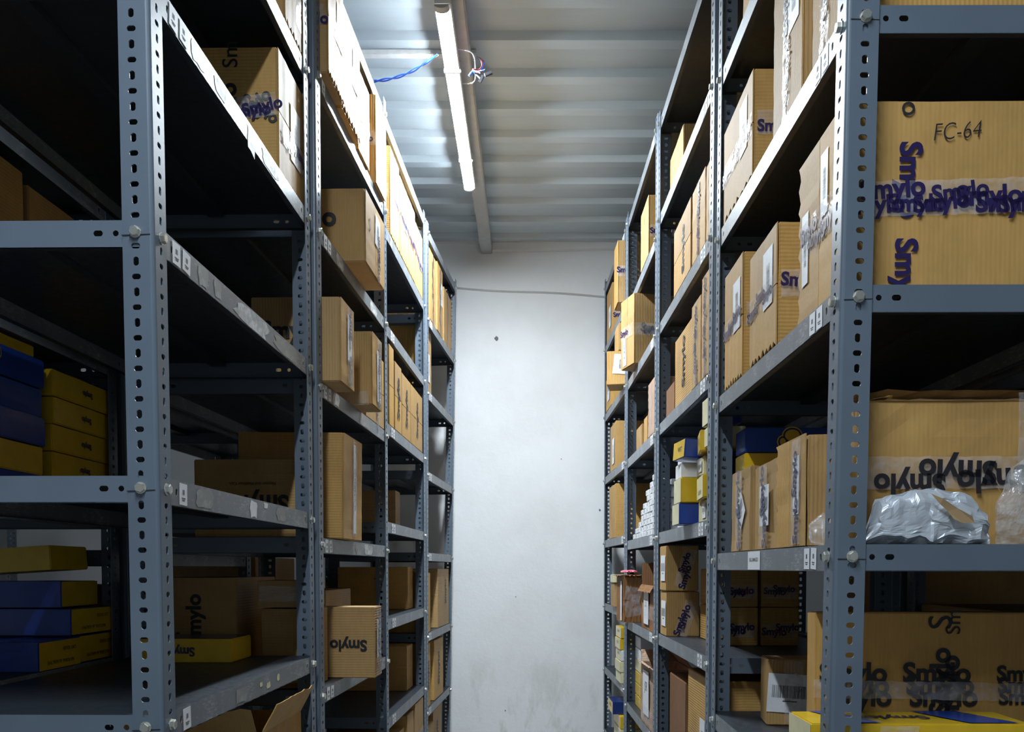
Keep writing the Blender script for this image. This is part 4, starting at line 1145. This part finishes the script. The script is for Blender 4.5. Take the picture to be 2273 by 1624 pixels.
# ---- third right rack
C('R3', 1, .235, .45, .004, .13, .225, 'carton with blue-black logo edge, second shelf down, third right rack', mat='card_v', feats=[('flaps', 'l', 'v'), ('tape', 'n', 0, -.1, 0, .12, .045, 1.6)])
C('R3', 1, .56, .80, .05, .2, .25, 'dim carton with sideways lettering behind, second shelf down, third right rack', mat='card_v', feats=[('logo', 'n', 0, 0, 90, .15)])
C('R3', 2, .545, .70, -.035, .165, .287, 'turned carton jutting into the aisle, third right rack, name across it', yaw=14, mat='card_v',
  feats=[('flaps', 'l', 'v'), ('logo', 'n', -.06, .0, 1, .12), ('logo', 'n', -.02, -.02, 3, .115), ('tape', 'n', -.1, -.01, 0, .16, .05, 0), ('tape', 'l', 0, .0, 0, .14, .05, 1.4), ('label', 'l', -.2, -.26, .04, .12, 3)])
C('R3', 3, .05, .235, .006, .15, .20, 'pinkish worn carton beside the post, fourth shelf, third right rack', mat='card_pink', dent=.007, feats=[('flaps', 'l', 'v', 1), ('tape', 'l', 0, 0, 90, .19, .05, 0)])
C('R3', 3, .32, .42, .012, .10, .105, 'small carton behind the pinkish one, third right rack', mat='card_v')
C('R3', 3, .62, .80, .03, .18, .12, 'tan carton at the far end of the fourth shelf, third right rack', mat='card_v')
# stepped pile of tiny white boxes
proto = None
def white_box():
    root = bpy.data.objects.new('tiny_white_box', None); COL.objects.link(root)
    me = carton_mesh(.044, .074, .0215, 'white', 77, .0006); b_ = obj('body', me, root)
    mb = MB(); 
    for k in range(5): mb.add([(-.010 + k*.004, -.005, 0), (-.0085 + k*.004, -.005, 0), (-.0085 + k*.004, .005, 0), (-.010 + k*.004, .005, 0)], [(0,1,2,3)])
    obj('small_print', mb.mesh('small_print', 'grey_ink'), root, basis((.002, -.0374, .0107), (1, 0, 0), (0, 0, 1)))
    obj('small_print', mb.mesh('small_print', 'grey_ink'), root, basis((-.0224, .01, .0107), (0, -1, 0), (0, 0, 1)))
    return root
rr = random.Random(21)
rows = 10
for r_ in range(rows):
    ncol = max(1, int(round(7.6 - r_ * .72)))
    for lay in range(2):
        for k in range(ncol - (1 if lay else 0)):
            u = .086 + k * .084 + rr.uniform(-.002, .002) + (.02 if r_ % 2 else 0)
            if proto is None: proto = root = white_box()
            else:
                root = proto.copy(); COL.objects.link(root)
                for ch in proto.children:
                    c2 = ch.copy(); COL.objects.link(c2); c2.parent = root
            root.location = P('R3', u, .030 + lay * .053 + rr.uniform(-.002, .002), LEVELS['R3'][4] + .0008 + r_ * .0222)
            root.rotation_euler = (0, 0, frame('R3')[3] + R(rr.uniform(-2, 2)))
            tag(root, 'tiny white box in the stepped pile on the third right rack', 'box', 'tiny white boxes in a stepped pile')
O('R3', 5, .68, .855, -.042, .035, .205, 'dark glossy wrapped open carton overhanging the aisle, third right rack', mat='card_dark', flaps={'n': (95, .02), 'l': (100, .018), 'r': (-75, .03)}, yaw=4, dent=.003,
  feats=[('tape', 'n', 0, -.2, 10, .07, .07, 0), ('tape', 'n', 0, .1, -12, .07, .06, 0), ('label', 'l', .25, -.05, .035, .17, 0)])
o = obj('pink_tray', crumple('pink_tray', .07, .15, .012, 'pink', 3, .003, 10)); o.location = P('R3', .765, -.004, LEVELS['R3'][5] + .216); tag(o, 'flat pink plastic item lying across the dark wrapped open carton', 'plastic item')
O('R3', 5, .050, .40, .004, .15, .17, 'brown open carton with white handwritten sheet and raised flap, third right rack', mat='card_dark', flaps={'f': (6, .085), 'l': (150, .03), 'r': (-70, .05)}, dent=.003,
  feats=[('label', 'l', -.05, .0, .13, .13, 0, '157'), ('tape', 'l', .1, -.1, 0, .3, .05, 0)])
O('R3', 6, .05, .40, .004, .15, .235, 'open carton with white sheet marked by hand near the picture bottom, third right rack', mat='card_pink', flaps={'f': (30, .05), 'l': (60, .02), 'r': (-40, .06), 'n': (80, .02)}, dent=.004,
  feats=[('label', 'l', -.02, .05, .16, .17, 2, 'JSR'), ('tape', 'l', 0, -.3, 0, .3, .06, 0)])
for i, m_ in enumerate(('yellow', 'yellow', 'yellow', 'cream', 'white', 'white')):
    sp(.62, .80, .030, .11, i * .052, .050, m_, {}, ('lowest yellow', 'second yellow', 'third yellow', 'pale', 'lower white', 'upper white')[i] + ' pack in the stack under the dark wrapped carton', li=6, b='R3')
C('R3', 7, .06, .30, .01, .2, .2, 'orange-brown carton corner at the picture bottom, third right rack', mat='card_v')
# ---- right rack by the wall
C('R4', 1, .055, .20, -.030, .12, .285, 'ribbed carton jutting out on the upper shelf, right rack by the wall', mat='card_v', feats=[('tape', 'n', -.1, 0, 0, .13, .05, 1.6), ('flaps', 'l', 'v')])
C('R4', 1, .60, .85, .004, .2, .265, 'carton with white label tucked at the wall end of the upper shelf, right', mat='card_v', feats=[('tape', 'n', 0, -.1, 0, .18, .045, 1.6), ('label', 'l', .15, -.1, .09, .11, 0)])
C('R4', 2, .055, .21, -.068, .11, .155, 'overhanging carton with tilted barcode label, third shelf, right rack by the wall', mat='card_v', yaw=-12, feats=[('label', 'n', -.12, .1, .07, .09, -6)])
C('R4', 2, .06, .22, -.028, .11, .128, 'plain carton stacked on the overhanging labelled one, right rack by the wall', mat='card_v', dz=.157)
C('R4', 2, .58, .84, .0, .18, .175, 'carton with barcode sheet at the wall end of the third shelf, right', mat='card_v', feats=[('label', 'l', 0, .1, .10, .12, 0)])
C('R4', 3, .42, .66, .004, .2, .24, 'carton with pale label on the fourth shelf, right rack by the wall', mat='card_v', feats=[('label', 'l', .1, -.1, .09, .13, 0)])
C('R4', 3, .055, .10, .01, .10, .115, 'slim carton with barcode beside the post, fourth shelf, right rack by the wall', feats=[('label', 'l', 0, 0, .04, .1, 0)])
C('R4', 4, .42, .70, .004, .2, .275, 'tall ribbed carton half in shadow, fifth shelf, right rack by the wall', mat='card_h')
C('R4', 5, .34, .50, -.01, .10, .12, 'small carton under a pale yellow one, right rack by the wall')
sp(.33, .48, -.014, .07, .122, .040, 'cream', {}, 'pale yellow pack above the overhanging dark carton, right rack by the wall', li=5, b='R4')
for i, (m_, e_) in enumerate((('cream', 'cream'), ('cream', 'cream'), ('white', 'cream'), ('yellow', 'cream'), ('yellow', 'cream'))):
    sp(.10, .30, -.006 - .004 * (i % 2), .10, i * .0535, .052, m_, {'l': e_}, ('lowest pale', 'second pale', 'blue-lettered', 'lower yellow', 'upper yellow')[i] + ' pack in the low stack, right rack by the wall', li=6, b='R4',
       feats=[('text', 'CAT FOOD', 'l', 0, .1, 0, .08)] if i in (2, 3, 4) else [])
for i, (m_, e_) in enumerate((('yellow', 'yellow'), ('cream', 'cream'), ('yellow', 'yellow'), ('navy', 'yellow'))):
    sp(.16 if i < 3 else .22, .42, .0 - (.03 if i == 3 else 0), .12, i * .062, .060, m_, {'l': e_} if e_ != m_ else {}, ('lowest yellow pack', 'pale pack', 'yellow pack', 'navy pack with yellow end')[i] + ' in the bottom stack, right rack by the wall', li=7, b='R4',
       feats=[('text', 'CAT FOOD', 'l', 0, .1, 0, .09)] if i == 3 else [])
# cartons added in the racks behind so that the gaps stay dark
C('R1b', 4, .10, .45, .02, .40, .25, 'added dark carton in the rack behind the damaged shelf')
C('R1b', 3, .06, .50, .02, .40, .28, 'added dark carton in the rack behind the FC-64 carton')
C('R1b', 5, .40, .88, .02, .40, .27, 'added dark carton low in the rack behind the nearest right rack')
C('R2b', 5, .05, .45, .02, .40, .27, 'added dark carton low behind the second right rack')
C('R2b', 4, .30, .80, .02, .40, .27, 'added dark carton behind the coloured pile in the back rack')
C('L2b', 5, .10, .55, .02, .40, .26, 'added dark carton in the rack behind the second left rack')
o = CR('L2', 5, .47, .235, .285, .04, .13, 'red', 'small red foil package in the dark behind the overhanging box, left', 'package', 31, 'red_package', .006)

C('R2b', 6, .05, .85, .02, .40, .30, 'added dark carton in the back rack at the picture bottom, behind the second right rack')
C('R1b', 6, .30, .88, .02, .40, .30, 'added dark carton lowest in the rack behind the nearest right rack')
C('R1b', 5, .03, .36, .06, .40, .25, 'second added dark carton low in the rack behind the nearest right rack')
C('L3b', 5, .10, .60, .02, .40, .22, 'added dark carton in the rack behind the third left bay')
C('L1b', 6, .20, .80, .02, .40, .25, 'added dark carton under the loose blue stack at the far left')
